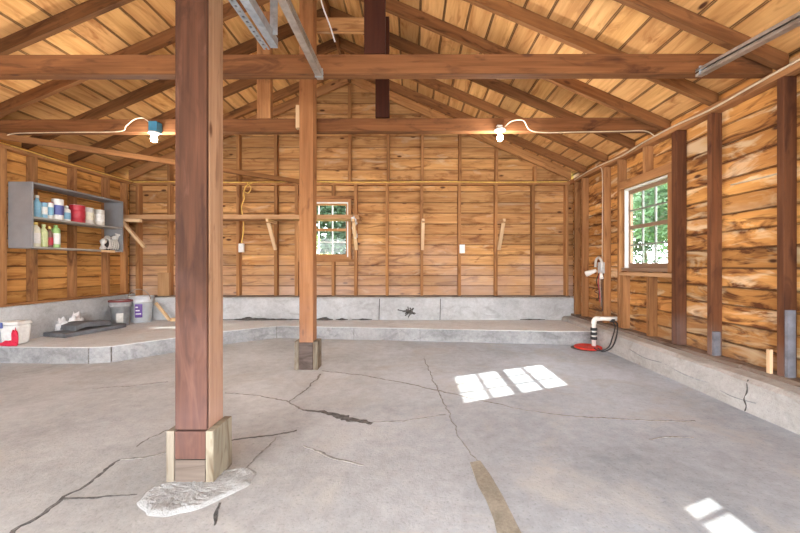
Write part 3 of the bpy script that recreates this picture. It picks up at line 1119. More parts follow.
tie_n = tie(2.82, 2.905, ZP + .001, ZP + .014, .155, 'long brown tie beam spanning the garage, the nearer of two')
tie_f = tie(4.085, 4.175, ZP + .012, ZP + .038, .15, 'long brown tie beam carrying both bulbs, the farther of two')


def hanger(x, w, y0, y1, z0, mat, label):
    g_ = MB()
    z1 = zr(x - w / 2 if x > XM else x + w / 2) - .004
    z1 = min(zr(x - w / 2), zr(x + w / 2)) - .003
    g_.box((x - w / 2, y0, z0), (x + w / 2, y1, z1), 2)
    return tag(g_.build('hanger_post', mat, bevel=.004), label, 'hanger post')


hanger(-.285, .165, 2.83, 2.90, ZP + .172, 'hanger', 'dark red short post standing on the nearer tie beam')
hanger(-.325, .155, 4.09, 4.165, ZP + .19, 'hanger', 'dark red short post on the farther tie beam, right of the posts')
hanger(-1.665, .155, 4.09, 4.165, ZP + .175, 'stud', 'short brown post on the farther tie beam between the two tall posts')
# collar tie behind the far post
g = MB()
g.box((-1.30, 4.19, EYE + 2.70), (-.42, 4.235, EYE + 2.87), 0)
tag(g.build('collar_tie', 'back_plank', bevel=.003), 'short orange collar tie high under the ridge beside the farther post', 'collar tie')


# ---- the two posts
def post(x0, x1, y0, y1, ztop, mat, label, base_h, bw, front=True, front_h=.13, shade_front=None):
    root = empty('wooden_post', ((x0 + x1) / 2, (y0 + y1) / 2, 0))
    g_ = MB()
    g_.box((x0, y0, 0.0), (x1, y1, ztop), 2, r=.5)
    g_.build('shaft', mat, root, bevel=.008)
    if shade_front:
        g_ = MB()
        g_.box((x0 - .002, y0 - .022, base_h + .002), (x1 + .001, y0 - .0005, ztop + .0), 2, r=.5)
        g_.build('shade_front_board', shade_front, root, bevel=.004)  # added board, coloured darker so the shaft's side reads as lit
    for a, b_ in ((x0 - bw, x0 - .0005), (x1 + .0005, x1 + bw)):
        g_ = MB()
        g_.box((a, y0 - (.032 if shade_front else .008), 0.002), (b_, y1 + .012, base_h), 2)
        g_.build('base_board', 'treated', root, bevel=.004)
    if front:
        g_ = MB()
        g_.box((x0 + .002, y0 - (.030 if shade_front else .012), .004), (x1 - .002, y0 - .0005, front_h), 0)
        g_.build('base_block', 'greywood_dark', root, bevel=.004)
        if base_h - front_h > .05:
            g_ = MB()
            g_.box((x0 + .001, y0 - (.028 if shade_front else .010), front_h + .003), (x1 - .001, y0 - .0005, base_h - .004), 2)
            g_.build('base_block', 'post', root, bevel=.003)
    return tag(root, label, 'post')


p1 = post(-1.226, -1.064, 1.905, 2.055, zr(-1.24) - .003, 'post_lit_side', 'tall reddish wooden post in the foreground standing in a mortar pad', .28, .042, shade_front='post')
p2 = post(-1.215, -1.062, 3.93, 4.083, zr(-1.215) - .003, 'post_b', 'slimmer orange wooden post behind the foreground post', .31, .05, True, .30)
g = MB()
g.box((-1.262, 3.96, ZP + .02), (-1.2155, 4.02, ZP + .27), 2)
g.build('cleat', 'pale_wood', p2)

# long slanting plank laid across the tie and the back plate
g = MB()
a, b_ = Vector((-4.62, 4.22, ZP + .055)), Vector((-1.86, YB - .02, ZP + .055))
a, b_ = Vector((-4.60, 4.05, EYE + 1.445)), Vector((-1.90, 6.22, EYE + 1.43))
g.bar(a, b_, .045, .07)
tag(g.build('brace_plank', 'rafter', bevel=.003), 'long plank braced diagonally below the tie beam towards the back wall', 'plank')


# ================================================================== GARAGE DOOR TRACKS
def track(x, y0, y1, z0, z1, label, mat='track', flip=1):
    root = empty('door_track', (x, y1, z1))
    g_ = MB()
    P0, P1 = Vector((x, y0, z0)), Vector((x, y1, z1))
    for off, w, h in ((Vector((flip * .022, 0, .0)), .004, .055), (Vector((0, 0, .0275)), .048, .004), (Vector((-flip * .022, 0, .018)), .004, .022), (Vector((0, 0, -.0275)), .048, .004), (Vector((-flip * .022, 0, -.018)), .004, .022)):
        g_.bar(P0 + off, P1 + off, w, h)
    g_.build('rail', mat, root)
    g_ = MB()
    g_.box((x - .03, y1 - .05, z1 - .034), (x + .03, y1 - .042, z1 + .034))
    g_.build('end_bracket', 'zinc', root)
    return tag(root, label, 'door track')


track(-.705, 0.4, 2.815, EYE + 1.475, EYE + 1.47, 'slim steel door track ending at the nearer tie beam by the far post', flip=-1)
track(2.235, 0.4, 2.815, EYE + 1.25, EYE + 1.49, 'steel door track above the side wall, ending under the tie beam')
root = empty('door_track', (-1.0, 2.45, EYE + 1.5))
g = MB()
for off, w, h in ((Vector((.022, 0, 0)), .004, .06), (Vector((0, 0, .03)), .05, .004), (Vector((-.022, 0, .02)), .004, .022), (Vector((0, 0, -.03)), .05, .004)):
    g.bar(Vector((-.925, .4, EYE + 1.50)) + off, Vector((-.925, 2.45, EYE + 1.50)) + off, w, h)
g.build('rail', 'zinc', root)
g = MB()                                             # perforated angle iron beside it
P0, P1 = Vector((-1.045, .4, EYE + 1.49)), Vector((-1.0, 2.47, EYE + 1.49))
n = 46
for k in range(n):
    q0, q1 = P0.lerp(P1, k / n), P0.lerp(P1, (k + .55) / n)
    g.bar(q0 + Vector((.016, 0, -.019)), q1 + Vector((.016, 0, -.019)), .040, .004)
    q2 = P0.lerp(P1, (k + 1) / n)
    for dx in (-.014, .014):
        g.bar(q1 + Vector((.016 + dx, 0, -.019)), q2 + Vector((.016 + dx, 0, -.019)), .012, .004)
g.bar(P0 + Vector((-.004, 0, 0)), P1 + Vector((-.004, 0, 0)), .004, .038)
g.build('perforated_angle', 'zinc', root)
g = MB()                                             # hanging strap
g.bar(Vector((-.895, 2.36, EYE + 1.50)), Vector((-.90, 2.40, zr(-.93) - .02)), .05, .004, (0, 1, 0))
g.build('hanging_strap', 'zinc', root)
tag(root, 'bright galvanized track with perforated angle hanging beside the foreground post', 'door track')

# ================================================================== BULBS AND CABLES
def bulb_light(px, py, y, label, box_mat, box):
    p = atd(px, py, y)                               # middle of the bulb
    zt = ZP + .02
    root = empty('bulb_light', p)
    g_ = MB()
    if box:
        g_.box((p.x - .045, y - .03, p.z + .075), (p.x + .05, 4.083, p.z + .19))
    else:
        g_.lathe((p.x, y, p.z), [(0, .10), (.062, .10), (.065, .085), (.05, .07), (.03, .065), (0, .065)])
        g_.box((p.x - .03, y, p.z + .10), (p.x + .03, 4.083, p.z + .15))
    g_.build('socket_box', box_mat, root, bevel=.006)
    if box:
        g_ = MB()
        g_.lathe((p.x, y, p.z), [(0, .075), (.055, .075), (.058, .06), (.035, .048), (0, .048)])
        g_.build('lampholder', 'ceramic', root)
    g_ = MB()
    g_.lathe((p.x, y, p.z), [(.014, .068), (.016, .045), (.028, .025), (.034, 0), (.030, -.02), (.018, -.032), (0, -.037)], 20)
    b_ = g_.build('bulb', 'bulb', root)
    ld = bpy.data.lights.new('bulb_glow', 'POINT')
    ld.energy = 24
    ld.color = (1.0, 0.93, 0.85)
    ld.shadow_soft_size = .04
    lo = bpy.data.objects.new('bulb_glow', ld)
    COL.objects.link(lo)
    lo.parent = root
    lo.location = (0, 0, -.08)
    return tag(root, label, 'light bulb')


bulb_light(154, 139, 4.02, 'lit bulb under a blue socket box near the foreground post', 'lamp_blue', True)
bulb_light(500, 138, 4.02, 'lit bulb in a white ceramic socket under the tie beam over the open floor', 'ceramic', False)


def cable(name, pts, r, mat, label, k=6):
    g_ = MB()
    g_.tube(smooth_path(pts, k), r, 6)
    return tag(g_.build(name, mat), label, 'cable')


yt = 4.075
cable('white_cable', [(XL + .02, yt + .02, ZP - .05), atd(3, 137, yt), atd(15, 133.5, yt), atd(60, 132.5, yt), atd(118, 131.5, yt - .01), atd(126, 126, yt - .04), atd(134, 119.5, yt - .06), atd(143, 118, yt - .06), atd(150, 123, yt - .04)], .006, 'white_wire',
      'white cable along the tie beam to the blue-boxed bulb')
cable('white_cable', [atd(505, 127, yt - .03), atd(510, 122, yt - .05), atd(517, 120, yt - .06), atd(524, 121, yt - .05), atd(530, 130, yt - .02), atd(545, 132.5, yt - .01), atd(580, 132, yt), atd(620, 131.3, yt), atd(645, 131, yt), (XR - .02, yt + .02, ZP - .03)], .006, 'white_wire',
      'white cable along the tie beam from the ceramic socket to the side wall')
sag = [(XR - .016, 0.6 + k * .46, ZP - .028 + .012 * math.sin(k * 1.9) - (.006 if k % 3 == 0 else 0)) for k in range(13)]
cable('white_cable', sag, .009, 'white_wire', 'pale cable strung along the top plate above the side window')
cable('yellow_cable', [(XL + .02, 0.6 + k * .56, ZP - .03 + .008 * math.sin(k * 2.1)) for k in range(11)] + [(XL + .05, YB - .03, ZP - .03)], .009, 'yellow_wire', 'yellowish cable along the top plate above the grey shelf')
cable('yellow_cable', [(XL + .06 + k * .63, YB - .016, ZP - .032 + .006 * math.sin(k * 1.7)) for k in range(13)], .010, 'yellow_wire', 'yellow cable running level across the whole back wall')
q = YB - .02
cable('yellow_cable', [atd(252, 183, q), atd(246, 186, q), atd(243.5, 193, q), atd(244, 199, q), atd(241.5, 207, q), atd(243, 218, q + .01), atd(243.5, 230, q + .01), atd(241.5, 243, q)], .010, 'yellow_wire', 'yellow cable dropping down to the outlet left of the farther post')
cable('yellow_cable', [atd(247, 183, q - .012), atd(251, 188, q - .012), atd(248, 193, q - .012), atd(243.5, 191, q - .012)], .008, 'yellow_wire', 'small slack loop of yellow cable under the back wall cable run')
for px, py, lab in ((242, 248, 'white outlet box at the end of the dropped yellow cable'), (462, 249, 'white outlet box on a bare stud in the middle of the back wall')):
    p = atd(px, py, YB)
    g = MB()
    g.box((p.x - .045, YB - .045, p.z - .075), (p.x + .045, YB - .001, p.z + .075))
    o = g.build('outlet_box', 'white_plastic', bevel=.005)
    for dz in (-.03, .03):
        g = MB()
        g.box((p.x - .018, YB - .049, p.z + dz - .018), (p.x + .018, YB - .0445, p.z + dz + .018))
        g.build('socket', 'ceramic', o, bevel=.004)
    tag(o, lab, 'outlet')
cable('white_cable', [(XR - .012, 5.30, ZP - .05), (XR - .02, 5.24, ZP - .10), (XR - .014, 5.23, ZP - .25), (XR - .012, 5.235, ZP - .8), (XR - .012, 5.24, EYE + .08)], .006, 'white_wire', 'pale cable dropping down the stud to the wired fixture')
cable('pale_conduit', [(XR + SX - .008, 2.762, EYE + .70), (XR + SX - .008, 2.78, EYE + .715), (XR + SX - .008, 3.0, EYE + .715), (XR + SX - .008, 3.25, EYE + .72)], .006, 'white_wire', 'thin pale wire fixed across the boards between the two front studs', 2)
cable('white_cable', [atd(321, 0, 3.92), atd(324, 10, 3.9), atd(330, 26, 3.95), atd(335, 42, 4.0)], .008, 'cloth', 'short white cord dangling high beside the farther post')

# ================================================================== LEDGE AND BRACKETS ON THE BACK WALL
g = MB()
g.box((XL + .02, 6.0, EYE + .765), (-.86, YB - .001, EYE + .835), 0)
tag(g.build('ledge_board', 'ledge', bevel=.004), 'long wooden ledge board across the back wall and window', 'ledge')


def bracket(x, label, tilt=0.0, reach=.40, rag=False):
    root = empty('shelf_bracket', (x, YB, EYE + .25))
    top = EYE + .763
    g_ = MB()
    g_.bar((x, YB - .002, top - .025), (x + tilt * .3, YB - reach, top - .025), .045, .045)
    g_.build('arm', 'pale_wood', root, bevel=.003)
    g_ = MB()
    g_.bar((x + .0, YB - .022, EYE + .27), (x + tilt * .3, YB - reach + .06, top - .062), .04, .055, (1, 0, 0))
    g_.build('strut', 'pale_wood', root, bevel=.003)
    return tag(root, label, 'bracket', 'shelf brackets on the back wall')


bracket(-2.36, 'pale wooden bracket under the ledge board left of the farther post')
bracket(-.95, 'pale wooden bracket beside the back wall window')
bracket(.20, 'pale wooden bracket on the bare stud next right of the back window bracket')
bracket(1.53, 'pale wooden bracket standing alone on the stud past the middle outlet')
# white rag over the bracket by the window
g = MB()
for k in range(5):
    c = Vector((-.955 + .012 * math.sin(k * 2), YB - .30 + .035 * k, EYE + .76 - .065 * k))
    g.blob(c, (.045 - .003 * k, .05, .055), .5, k * 3.1, 2, 2.5, False)
tag(g.build('rag', 'cloth', smooth=True), 'white rag hanging on the bracket by the back window', 'rag')
# corner bracket
root = empty('shelf_bracket', (-4.6, 6.1, EYE + .3))
g = MB()
g.bar((XL + .012, 5.93, EYE + .74), (-4.42, 5.93, EYE + .725), .045, .05)
g.build('arm', 'pale_wood', root, bevel=.003)
g = MB()
g.bar((-4.72, 5.90, EYE + .72), (-4.36, 5.93, EYE + .29), .04, .06, (0, 1, 0))
g.build('strut', 'pale_wood', root, bevel=.003)
tag(root, 'wooden corner bracket with long diagonal strut beside the grey shelf', 'bracket')

# ================================================================== GREY WALL SHELF
sy0, sy1 = 4.40, 5.80
sxf, sxb = -4.607, XL + .001
z0, z1 = EYE + .205, EYE + 1.015
zm = EYE + .595
root = empty('wall_shelf', ((sxf + sxb) / 2, (sy0 + sy1) / 2, z0))
T = .022
for nm, lo, hi, mt in (('end_panel', (sxb, sy0, z0), (sxf, sy0 + T, z1), 'grey_paint'), ('end_panel', (sxb, sy1 - T, z0), (sxf, sy1, z1), 'grey_paint'),
                       ('top_panel', (sxb, sy0 + T, z1 - T), (sxf, sy1 - T, z1), 'grey_paint'), ('bottom_panel', (sxb, sy0 + T, z0), (sxf, sy1 - T, z0 + T), 'grey_in'),
                       ('shelf_board', (sxb, sy0 + T, zm - T), (sxf, sy1 - T, zm), 'grey_in')):
    g = MB()
    g.box(lo, hi, 1)
    g.build(nm, mt, root, bevel=.003)
g = MB()
g.box((sxf + .0005, sy1 - .42, z0 - .014), (sxf + .012, sy1 - .18, z0 + .020), 1)
g.build('patch_strip', 'pale_wood', root)
tag(root, 'grey open two-tier wall shelf holding cans and bottles', 'shelf')


def shelf_pos(px, x):
    return Vector((x, F * x / (px - 411.0), 0))


def can(px, z, r, h, body, label, lid='c_white', band=None, x=-4.72):
    h *= 1.10
    p = shelf_pos(px, x)
    p.z = z + .001
    root_ = empty('paint_can', p)
    g_ = MB()
    g_.lathe(p, [(0, 0), (r, 0), (r, .008), (r * .97, .012), (r * .97, h - .015), (r, h - .01), (r, h - .004), (0, h - .004)])
    g_.build('body', body, root_)
    g_ = MB()
    g_.lathe(p, [(0, h - .004), (r * .92, h - .004), (r * .94, h), (r * .8, h + .003), (0, h + .003)])
    g_.build('lid', lid, root_)
    if band:
        g_ = MB()
        g_.lathe(p, [(r * .97, h * .25), (r * .99, h * .26), (r * .99, h * .7), (r * .97, h * .71)])
        g_.build('label_band', band, root_)
    return tag(root_, label, 'can')


def bottle(px, z, r, h, body, cap, label, neck=.35, band=None, x=-4.72):
    h *= 1.08
    p = shelf_pos(px, x)
    p.z = z + .001
    root_ = empty('bottle', p)
    s = h * (1 - neck)
    g_ = MB()
    g_.lathe(p, [(0, 0), (r * .92, 0), (r, .012), (r, s), (r * .85, s + (h - s) * .25), (r * .42, s + (h - s) * .55), (r * .38, h - .03), (0, h - .03)])
    g_.build('body', body, root_)
    g_ = MB()
    g_.lathe(p, [(0, h - .031), (r * .48, h - .031), (r * .48, h), (r * .4, h + .004), (0, h + .004)])
    g_.build('cap', cap, root_)
    if band:
        g_ = MB()
        g_.lathe(p, [(r, s * .2), (r * 1.02, s * .21), (r * 1.02, s * .8), (r, s * .81)])
        g_.build('label_band', band, root_)
    return tag(root_, label, 'bottle')


can(99, zm, .068, .215, 'c_silver', 'white and silver can on the upper shelf, last before the bare end', 'c_grey', 'c_white')
can(88.2, zm, .068, .215, 'c_silver', 'silver can with pale band on the upper shelf, just past the red can', 'c_white', 'c_cream')
can(77.4, zm, .088, .225, 'c_red', 'large red paint can on the upper shelf', 'c_silver', 'c_red')
bottle(66.3, zm, .046, .195, 'c_white', 'c_white', 'small white bottle with blue band between the red can and jar', .3, 'c_blue')
can(57.6, zm, .063, .255, 'c_white', 'tall white jar with navy band on the upper shelf', 'c_white', 'c_navy')
can(49.8, zm, .040, .20, 'c_white', 'white can with red lid on the upper shelf beside the tall jar', 'c_red', 'c_blue')
can(43.6, zm, .038, .19, 'c_blue', 'small blue can with pale band and red lid on the upper shelf', 'c_red', 'c_white')
bottle(37.0, zm, .042, .26, 'c_blue', 'c_white', 'tall light blue bottle at the panelled end of the upper shelf', .4, None)
bottle(35.4, z0 + T, .050, .285, 'c_cream', 'c_yellow', 'cream jug with yellow cap at the panelled end of the lower shelf', .3, 'c_white')
bottle(43.6, z0 + T, .042, .27, 'c_lime', 'c_lime', 'pale yellow-green bottle on the lower shelf', .35, None)
bottle(49.6, z0 + T, .035, .25, 'c_brown', 'c_yellow', 'dark brown bottle with red label on the lower shelf', .4, 'c_red')
bottle(55.8, z0 + T, .045, .275, 'c_green', 'c_green', 'bright green bottle on the lower shelf, last of its row', .2, 'c_white')
# respirator-like bundle: crumpled grey cloth over a dark tin
p = shelf_pos(107.5, -4.74)
p.z = z0 + T
root = empty('bundle', p)
g = MB()
g.lathe(p + Vector((0, 0, .001)), [(0, 0), (.085, 0), (.09, .05), (.075, .11), (.04, .14), (0, .15)], 18)
g.build('dark_tin', 'c_black', root)
g = MB()
g.tube(smooth_path([p + Vector((.07, -.16, .012)), p + Vector((.07, -.17, .09)), p + Vector((.06, -.12, .17)), p + Vector((.03, 0, .19)), p + Vector((.05, .10, .20)), p + Vector((.06, .13, .26))], 6),
       [.032 + .012 * math.sin(k * .9) for k in range(31)], 9)
for k in range(5):
    a = k * 1.3
    g.tube(smooth_path([p + Vector((.088, -.10 + .045 * k, .018)), p + Vector((.105, -.08 + .04 * k, .08)), p + Vector((.07, -.05 + .035 * k, .16))], 5), .013, 7)
g.build('grey_cloth', 'c_silver', root, smooth=True)
tag(root, 'crumpled pale cloth over a dark tin on the lower shelf', 'bundle')

# ================================================================== THINGS ON THE RAISED SLAB
# white lidded tub and red cloth
tx, ty = -4.775, 4.375
root = empty('storage_tub', (tx, ty, SLAB))
g = MB()
def tapered(g_, cx, cy, za, zb, wa, da, wb, db):
    g_.hexa([(cx + (1 if i & 1 else -1) * (wb if i & 4 else wa) / 2, cy + (1 if i & 2 else -1) * (db if i & 4 else da) / 2, zb if i & 4 else za) for i in range(8)])
tapered(g, tx, ty, SLAB + .001, SLAB + .235, .20, .15, .225, .18)
g.build('tub', 'c_white', root, bevel=.03)
g = MB()
tapered(g, tx, ty, SLAB + .236, SLAB + .275, .235, .19, .20, .16)
g.build('lid', 'white_plastic', root, bevel=.012)
g = MB()
g.box((tx - .10, ty - .108, SLAB + .20), (tx - .05, ty - .096, SLAB + .27))
g.build('latch', 'c_navy', root, bevel=.004)
tag(root, 'white lidded plastic tub on the raised slab at the frame edge', 'tub')
g = MB()
g.blob((tx + .115, ty - .118, SLAB + .02), (.035, .02, .13), .5, 3.3, 3, 2.0)
g.blob((tx + .06, ty - .122, SLAB + .001), (.10, .026, .045), .5, 5.1, 3, 2.5)
tag(g.build('red_cloth', 'redcloth', smooth=True), 'crumpled red cloth against the white tub', 'cloth')

# two dark rubber mats, one lapped on the other
def mat_strip(path, w, th, n=3):
    """a flexible mat following a centre line (points at its underside)"""
    P = smooth_path(path, 8)
    g_ = MB()
    prev_ = None
    for i, p in enumerate(P):
        t = (P[min(i + 1, len(P) - 1)] - P[max(i - 1, 0)]).normalized()
        s = Vector((t.y, -t.x, 0)).normalized()
        ww = w[0] + (w[1] - w[0]) * i / (len(P) - 1)
        cur = [g_.bm.verts.new(p - s * ww / 2), g_.bm.verts.new(p + s * ww / 2), g_.bm.verts.new(p + s * ww / 2 + Vector((0, 0, th))), g_.bm.verts.new(p - s * ww / 2 + Vector((0, 0, th)))]
        if prev_:
            for a_ in range(4):
                g_._face([prev_[a_], prev_[(a_ + 1) % 4], cur[(a_ + 1) % 4], cur[a_]], [(0, 0)] * 4, .5)
        else:
            g_._face(cur[::-1], [(0, 0)] * 4, .5)
        prev_ = cur
    g_._face(prev_, [(0, 0)] * 4, .5)
    return g_


z = SLAB + .002
tag(mat_strip([(-4.675, 4.74, z), (-4.61, 4.98, z), (-4.51, 5.27, z + .003), (-4.47, 5.55, z)], (.40, .24), .055).build('rubber_mat', 'mat', bevel=.005), 'long dark grey rubber mat lying flat on the raised slab', 'mat')
z = SLAB + .059
tag(mat_strip([(-4.685, 4.93, z), (-4.645, 5.05, z + .03), (-4.60, 5.2, z + .02), (-4.545, 5.4, z)], (.36, .20), .065).build('rubber_mat', 'mat', bevel=.005), 'dark grey rubber mat bulging on top of the flat mat', 'mat')
# white crumpled plastic against the curb
for px, py, s, d, lab in ((60, 318, .045, 5.02, 'small crumpled white cloth behind the dark mats, nearer the tub'), (75, 314, .06, 5.22, 'larger crumpled white cloth behind the dark mats, nearer the buckets')):
    g = MB()
    x = XL + .062
    g.blob((x, d, SLAB + .001), (.046, s * 1.7, .16 if s > .05 else .13), .9, px, 4, 2.6)
    tag(g.build('white_cloth', 'cloth', smooth=True), lab, 'cloth')


def bucket(x, y, r0, r1, h, mat, label, handle=None, rim=None):
    root_ = empty('bucket', (x, y, SLAB))
    c = Vector((x, y, SLAB + .002))
    g_ = MB()
    g_.lathe(c, [(0, 0), (r0, 0), (r0 + (r1 - r0) * .75, h * .75), (r1 + .008, h * .76), (r1 + .008, h * .80), (r1, h * .81), (r1 + .004, h - .02), (r1 + .012, h - .018), (r1 + .012, h), (r1 - .006, h),
                 (r1 - .012, h - .03), (r0 - .006, .012), (0, .012)], 32)
    g_.build('body', mat, root_)
    if rim:
        g_ = MB()
        g_.lathe(c, [(r1 + .0125, h - .022), (r1 + .018, h - .02), (r1 + .018, h + .004), (r1 - .008, h + .004), (r1 - .008, h - .004)], 32)
        g_.build('rim', rim, root_)
    if handle:
        g_ = MB()
        pts = []
        for k in range(17):
            a = math.pi * k / 16
            pts.append(c + Vector((math.cos(a) * (r1 + .02), -.04 - .03 * math.sin(a), h - .05 + math.sin(a) * handle)))
        g_.tube(pts, .006, 6)
        g_.build('handle', 'track', root_)
    return root_, c


rb, c = bucket(-4.50, 6.04, .140, .168, .43, 'bucket_white', '', .17)
g = MB()
g.lathe(c, [(.148, .09), (.1585, .10), (.1655, .30), (.160, .31)], 8, math.radians(-85), math.radians(-48))
g.build('label_patch', 'purple', rb)
for k in range(3):                                   # pale print on the label
    g = MB()
    a = math.radians(-80)
    zz = .14 + .055 * k
    rr = .1475 + .0280 * (zz + .01) / .43
    g.lathe(c, [(rr + .004, zz), (rr + .0075, zz + .001), (rr + .0080, zz + .019), (rr + .0045, zz + .02)], 4, a, a + math.radians(26 - 7 * k))
    g.build('label_print', 'c_white', rb)
tag(rb, 'white bucket with wire handle and purple label on the raised slab', 'bucket')
rb, c = bucket(-4.59, 5.72, .112, .138, .39, 'bucket_grey', '', None, 'maroon')
g = MB()
g.lathe(c, [(.115, .05), (.1235, .06), (.128, .19), (.124, .2)], 7, math.radians(-75), math.radians(-35))
g.build('label_patch', 'c_silver', rb)
tag(rb, 'grey bucket with maroon rim beside the white bucket', 'bucket')
# wood scraps in the back corner
g = MB()
g.box((-4.385, YB - .07, .607), (-4.19, YB - .012, 1.005), 2)
tag(g.build('wood_block', 'ledge', bevel=.004), 'short wide board standing on the curb ledge behind the white bucket', 'board')
g = MB()
g.bar((-4.30, 6.10, .50), (-4.03, 6.05, SLAB + .028), .04, .04)
tag(g.build('wood_stick', 'pale_wood', bevel=.003), 'pale stick leaning down to the slab beside the white bucket', 'stick')
g = MB()
g.box((-4.06, 6.09, SLAB + .001), (-3.80, 6.16, SLAB + .055), 0)
tag(g.build('wood_offcut', 'pale_wood', bevel=.003), 'wood offcut lying on the slab against the back curb', 'offcut')

# ================================================================== SIDE WALL FIXTURES
# sump pipe and lid
sp = Vector((2.50, 4.95, 0))
root = empty('drain_pipe', sp)
g = MB()
zt = .405
g.tube([sp + Vector((0, 0, .036)), sp + Vector((0, 0, zt - .04))], .028, 16)
g.tube(smooth_path([sp + Vector((0, 0, zt - .07)), sp + Vector((.004, 0, zt - .03)), sp + Vector((.03, 0, zt)), sp + Vector((.07, 0, zt))], 6), .034, 16)
g.tube([sp + Vector((.06, 0, zt)), (XR + SX - .002, sp.y, zt)], .028, 16)
g.build('pipe', 'pvc', root)
for k in range(3):
    g = MB()
    zc = .14 + .062 * k
    g.lathe(sp + Vector((0, 0, zc)), [(.0285, -.02), (.042, -.018), (.044, 0), (.042, .018), (.0285, .02)], 18)
    g.build('coupling', 'black', root)
g = MB()
g.lathe(sp + Vector((.25, 0, zt)), [(0, -.05), (.03, -.05), (.036, -.02), (.036, .0), (.03, .0)], 12)
g.build('clamp', 'black', root)
tag(root, 'white drain pipe with black couplings rising from the red lid to the wall', 'pipe')
g = MB()
g.tube(smooth_path([(2.75, 4.905, .375), (2.70, 4.74, .37), (2.57, 4.52, .27), (2.50, 4.50, .12), (2.45, 4.62, .035), (2.47, 4.78, .04)], 7), .009, 7)
g.tube(smooth_path([(2.73, 4.905, .375), (2.66, 4.72, .33), (2.56, 4.60, .22), (2.50, 4.58, .10), (2.43, 4.66, .035), (2.42, 4.78, .04)], 7), .008, 7)
tag(g.build('pump_cord', 'black'), 'looped black pump cords hanging from the drain pipe', 'cord')
root = empty('sump_lid', (2.37, 4.97, 0))
g = MB()
g.poly([(2.40 + .20 * math.cos(a), 4.955 + .19 * math.sin(a), .001) for a in [2 * math.pi * k / 24 for k in range(24)]], .003)
g.build('pit_rim', 'crack', root)
g = MB()
g.lathe((2.42, 4.95, .005), [(0, 0), (.17, 0), (.178, .012), (.172, .026), (.15, .03), (.14, .022), (0, .022)], 28)
g.build('lid', 'red', root)
tag(root, 'round red sump lid on the floor under the drain pipe', 'lid')
# wired fixture on the stud
q = Vector((XR - .002, 5.235, EYE - .06))
root = empty('wired_fixture', q)
g = MB()
g.box((q.x - .055, q.y - .05, q.z - .06), (q.x, q.y + .05, q.z + .10))
g.build('junction_box', 'c_grey', root, bevel=.006)
g = MB()
g.tube(smooth_path([q + Vector((-.03, .16, .03)), q + Vector((-.03, .14, .13)), q + Vector((-.04, .04, .17)), q + Vector((-.04, -.03, .12)), q + Vector((-.03, -.04, .03))], 6), .018, 9)
g.build('flex_conduit', 'c_silver', root)
g = MB()
g.tube([q + Vector((-.05, .10, -.02)), q + Vector((-.12, .17, -.06)), q + Vector((-.15, .20, -.075))], [.022, .04, .042], 12)
g.build('lamp_head', 'pvc', root)
g = MB()
g.tube([q + Vector((-.05, -.04, -.05)), q + Vector((-.07, -.09, -.13))], [.016, .026], 10)
g.build('lamp_head', 'pvc', root)
for k in range(4):
    g = MB()
    g.tube(smooth_path([q + Vector((-.03, .06 - .04 * k, -.06)), q + Vector((-.05, .09 - .05 * k, -.18)), q + Vector((-.035, .05 - .03 * k, -.30 - .07 * k)), q + Vector((-.03, .07 - .035 * k, -.42 - .06 * k))], 6), .006, 6)
    g.build('loose_wire', ('black', 'c_red', 'track', 'black')[k], root)
tag(root, 'grey junction box with white lamp heads and loose wires on the side wall', 'fixture')
# scraps standing on the side wall sill
g = MB()
g.box((XR - .028, 2.775, CURB + .046), (XR - .004, 2.805, CURB + .23), 2)
tag(g.build('wood_stake', 'pale_wood', bevel=.002), 'short pale stake standing at the foot of the nearest side wall stud', 'stake')
for y, h_, lab in ((2.672, .50, 'bluish grey weathered scrap against the nearest side wall stud'), (3.322, .22, 'short bluish grey scrap against the second side wall stud')):
    g = MB()
    g.box((XR + .004, y, CURB + .046), (XR + .062, y + .026, CURB + .046 + h_), 2)
    tag(g.build('grey_scrap', 'blue_grey', bevel=.002), lab, 'scrap board')

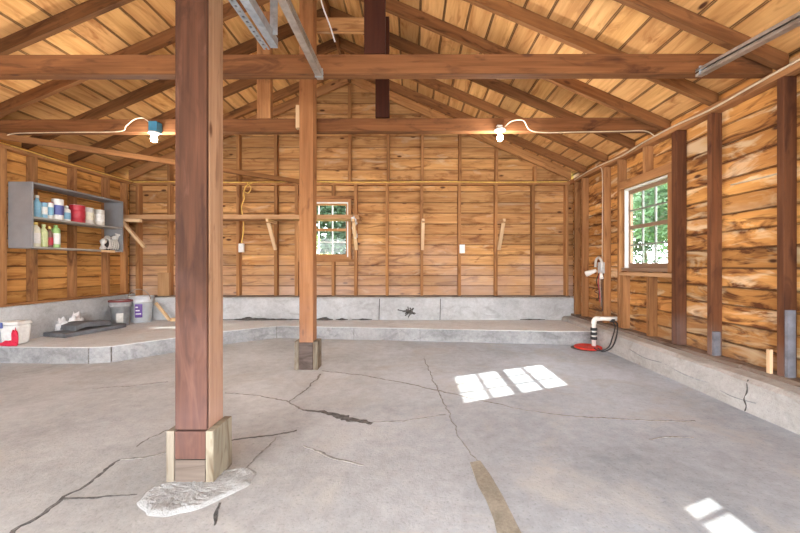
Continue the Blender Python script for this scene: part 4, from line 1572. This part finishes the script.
# ================================================================== OUTSIDE
def tree(x, y, h, r, crown0, mat, label, n=2600, leaf=.16, seed=1, cat='tree', name='tree', cl=9):
    rs = random.Random(seed)
    root_ = empty(name, (x, y, -.12))
    g_ = MB()
    g_.tube(smooth_path([(x, y, -.12), (x + .05, y, h * .3), (x - .05, y + .05, h * .6), (x, y, h * .9)], 5), [max(.01, .11 * (1 - .05 * k)) * (1 if name == 'tree' else .3) for k in range(16)], 8)
    g_.build('trunk', 'bark', root_)
    g_ = MB()
    cs = [(Vector((x, y, 0)) + Vector((rs.uniform(-1, 1) * r * .6, rs.uniform(-1, 1) * r * .6, rs.uniform(crown0, h))), r * rs.uniform(.35, .6)) for _ in range(cl)]
    for _ in range(n):
        c, rr = rs.choice(cs)
        dv = Vector((rs.gauss(0, 1), rs.gauss(0, 1), rs.gauss(0, 1))).normalized() * rr * rs.uniform(.55, 1)
        p = c + dv
        if p.z < .05:
            continue
        a = Vector((rs.gauss(0, 1), rs.gauss(0, 1), rs.gauss(0, .6))).normalized()
        b2 = a.cross(Vector((rs.gauss(0, 1), rs.gauss(0, 1), rs.gauss(0, 1)))).normalized()
        s = leaf * rs.uniform(.6, 1.2)
        V = [g_.bm.verts.new(p + a * s * u + b2 * s * .45 * w) for u, w in ((-.5, 0), (0, -.5), (.5, 0), (0, .5))]
        g_._face(V, [(0, 0)] * 4, .5)
    me = g_.build('crown', mat, root_)
    return tag(root_, label, cat)


tree(8.1, 9.6, 5.6, 2.2, .6, 'leaf_mid', 'green leafy tree seen through the side window, in the nearer panes', 14000, .24, 3, cl=22)
tree(9.6, 14.9, 4.6, 1.8, 0.8, 'leaf_dark', 'darker green tree seen through the farther panes of the side window', 7000, .22, 4, cl=14)
tree(-2.9, 15.5, 4.4, 2.0, 1.6, 'leaf_dark', 'dark green tree behind the back window', 9000, .24, 7, cl=16)
tree(-7.2, 19.5, 5.0, 2.2, 1.6, 'leaf_dark', 'tall dark tree far behind the back window', 5000, .26, 9)
tree(-2.4, 10.2, 1.75, 0.9, .4, 'leaf_light', 'sunlit yellow-green shrub low behind the back window', 3600, .14, 8, 'shrub', 'shrub', 9)
tree(-4.6, 10.9, 1.75, 0.9, .4, 'leaf_light', 'sunlit shrub beyond the hidden panes of the back window', 2200, .14, 12, 'shrub', 'shrub', 7)
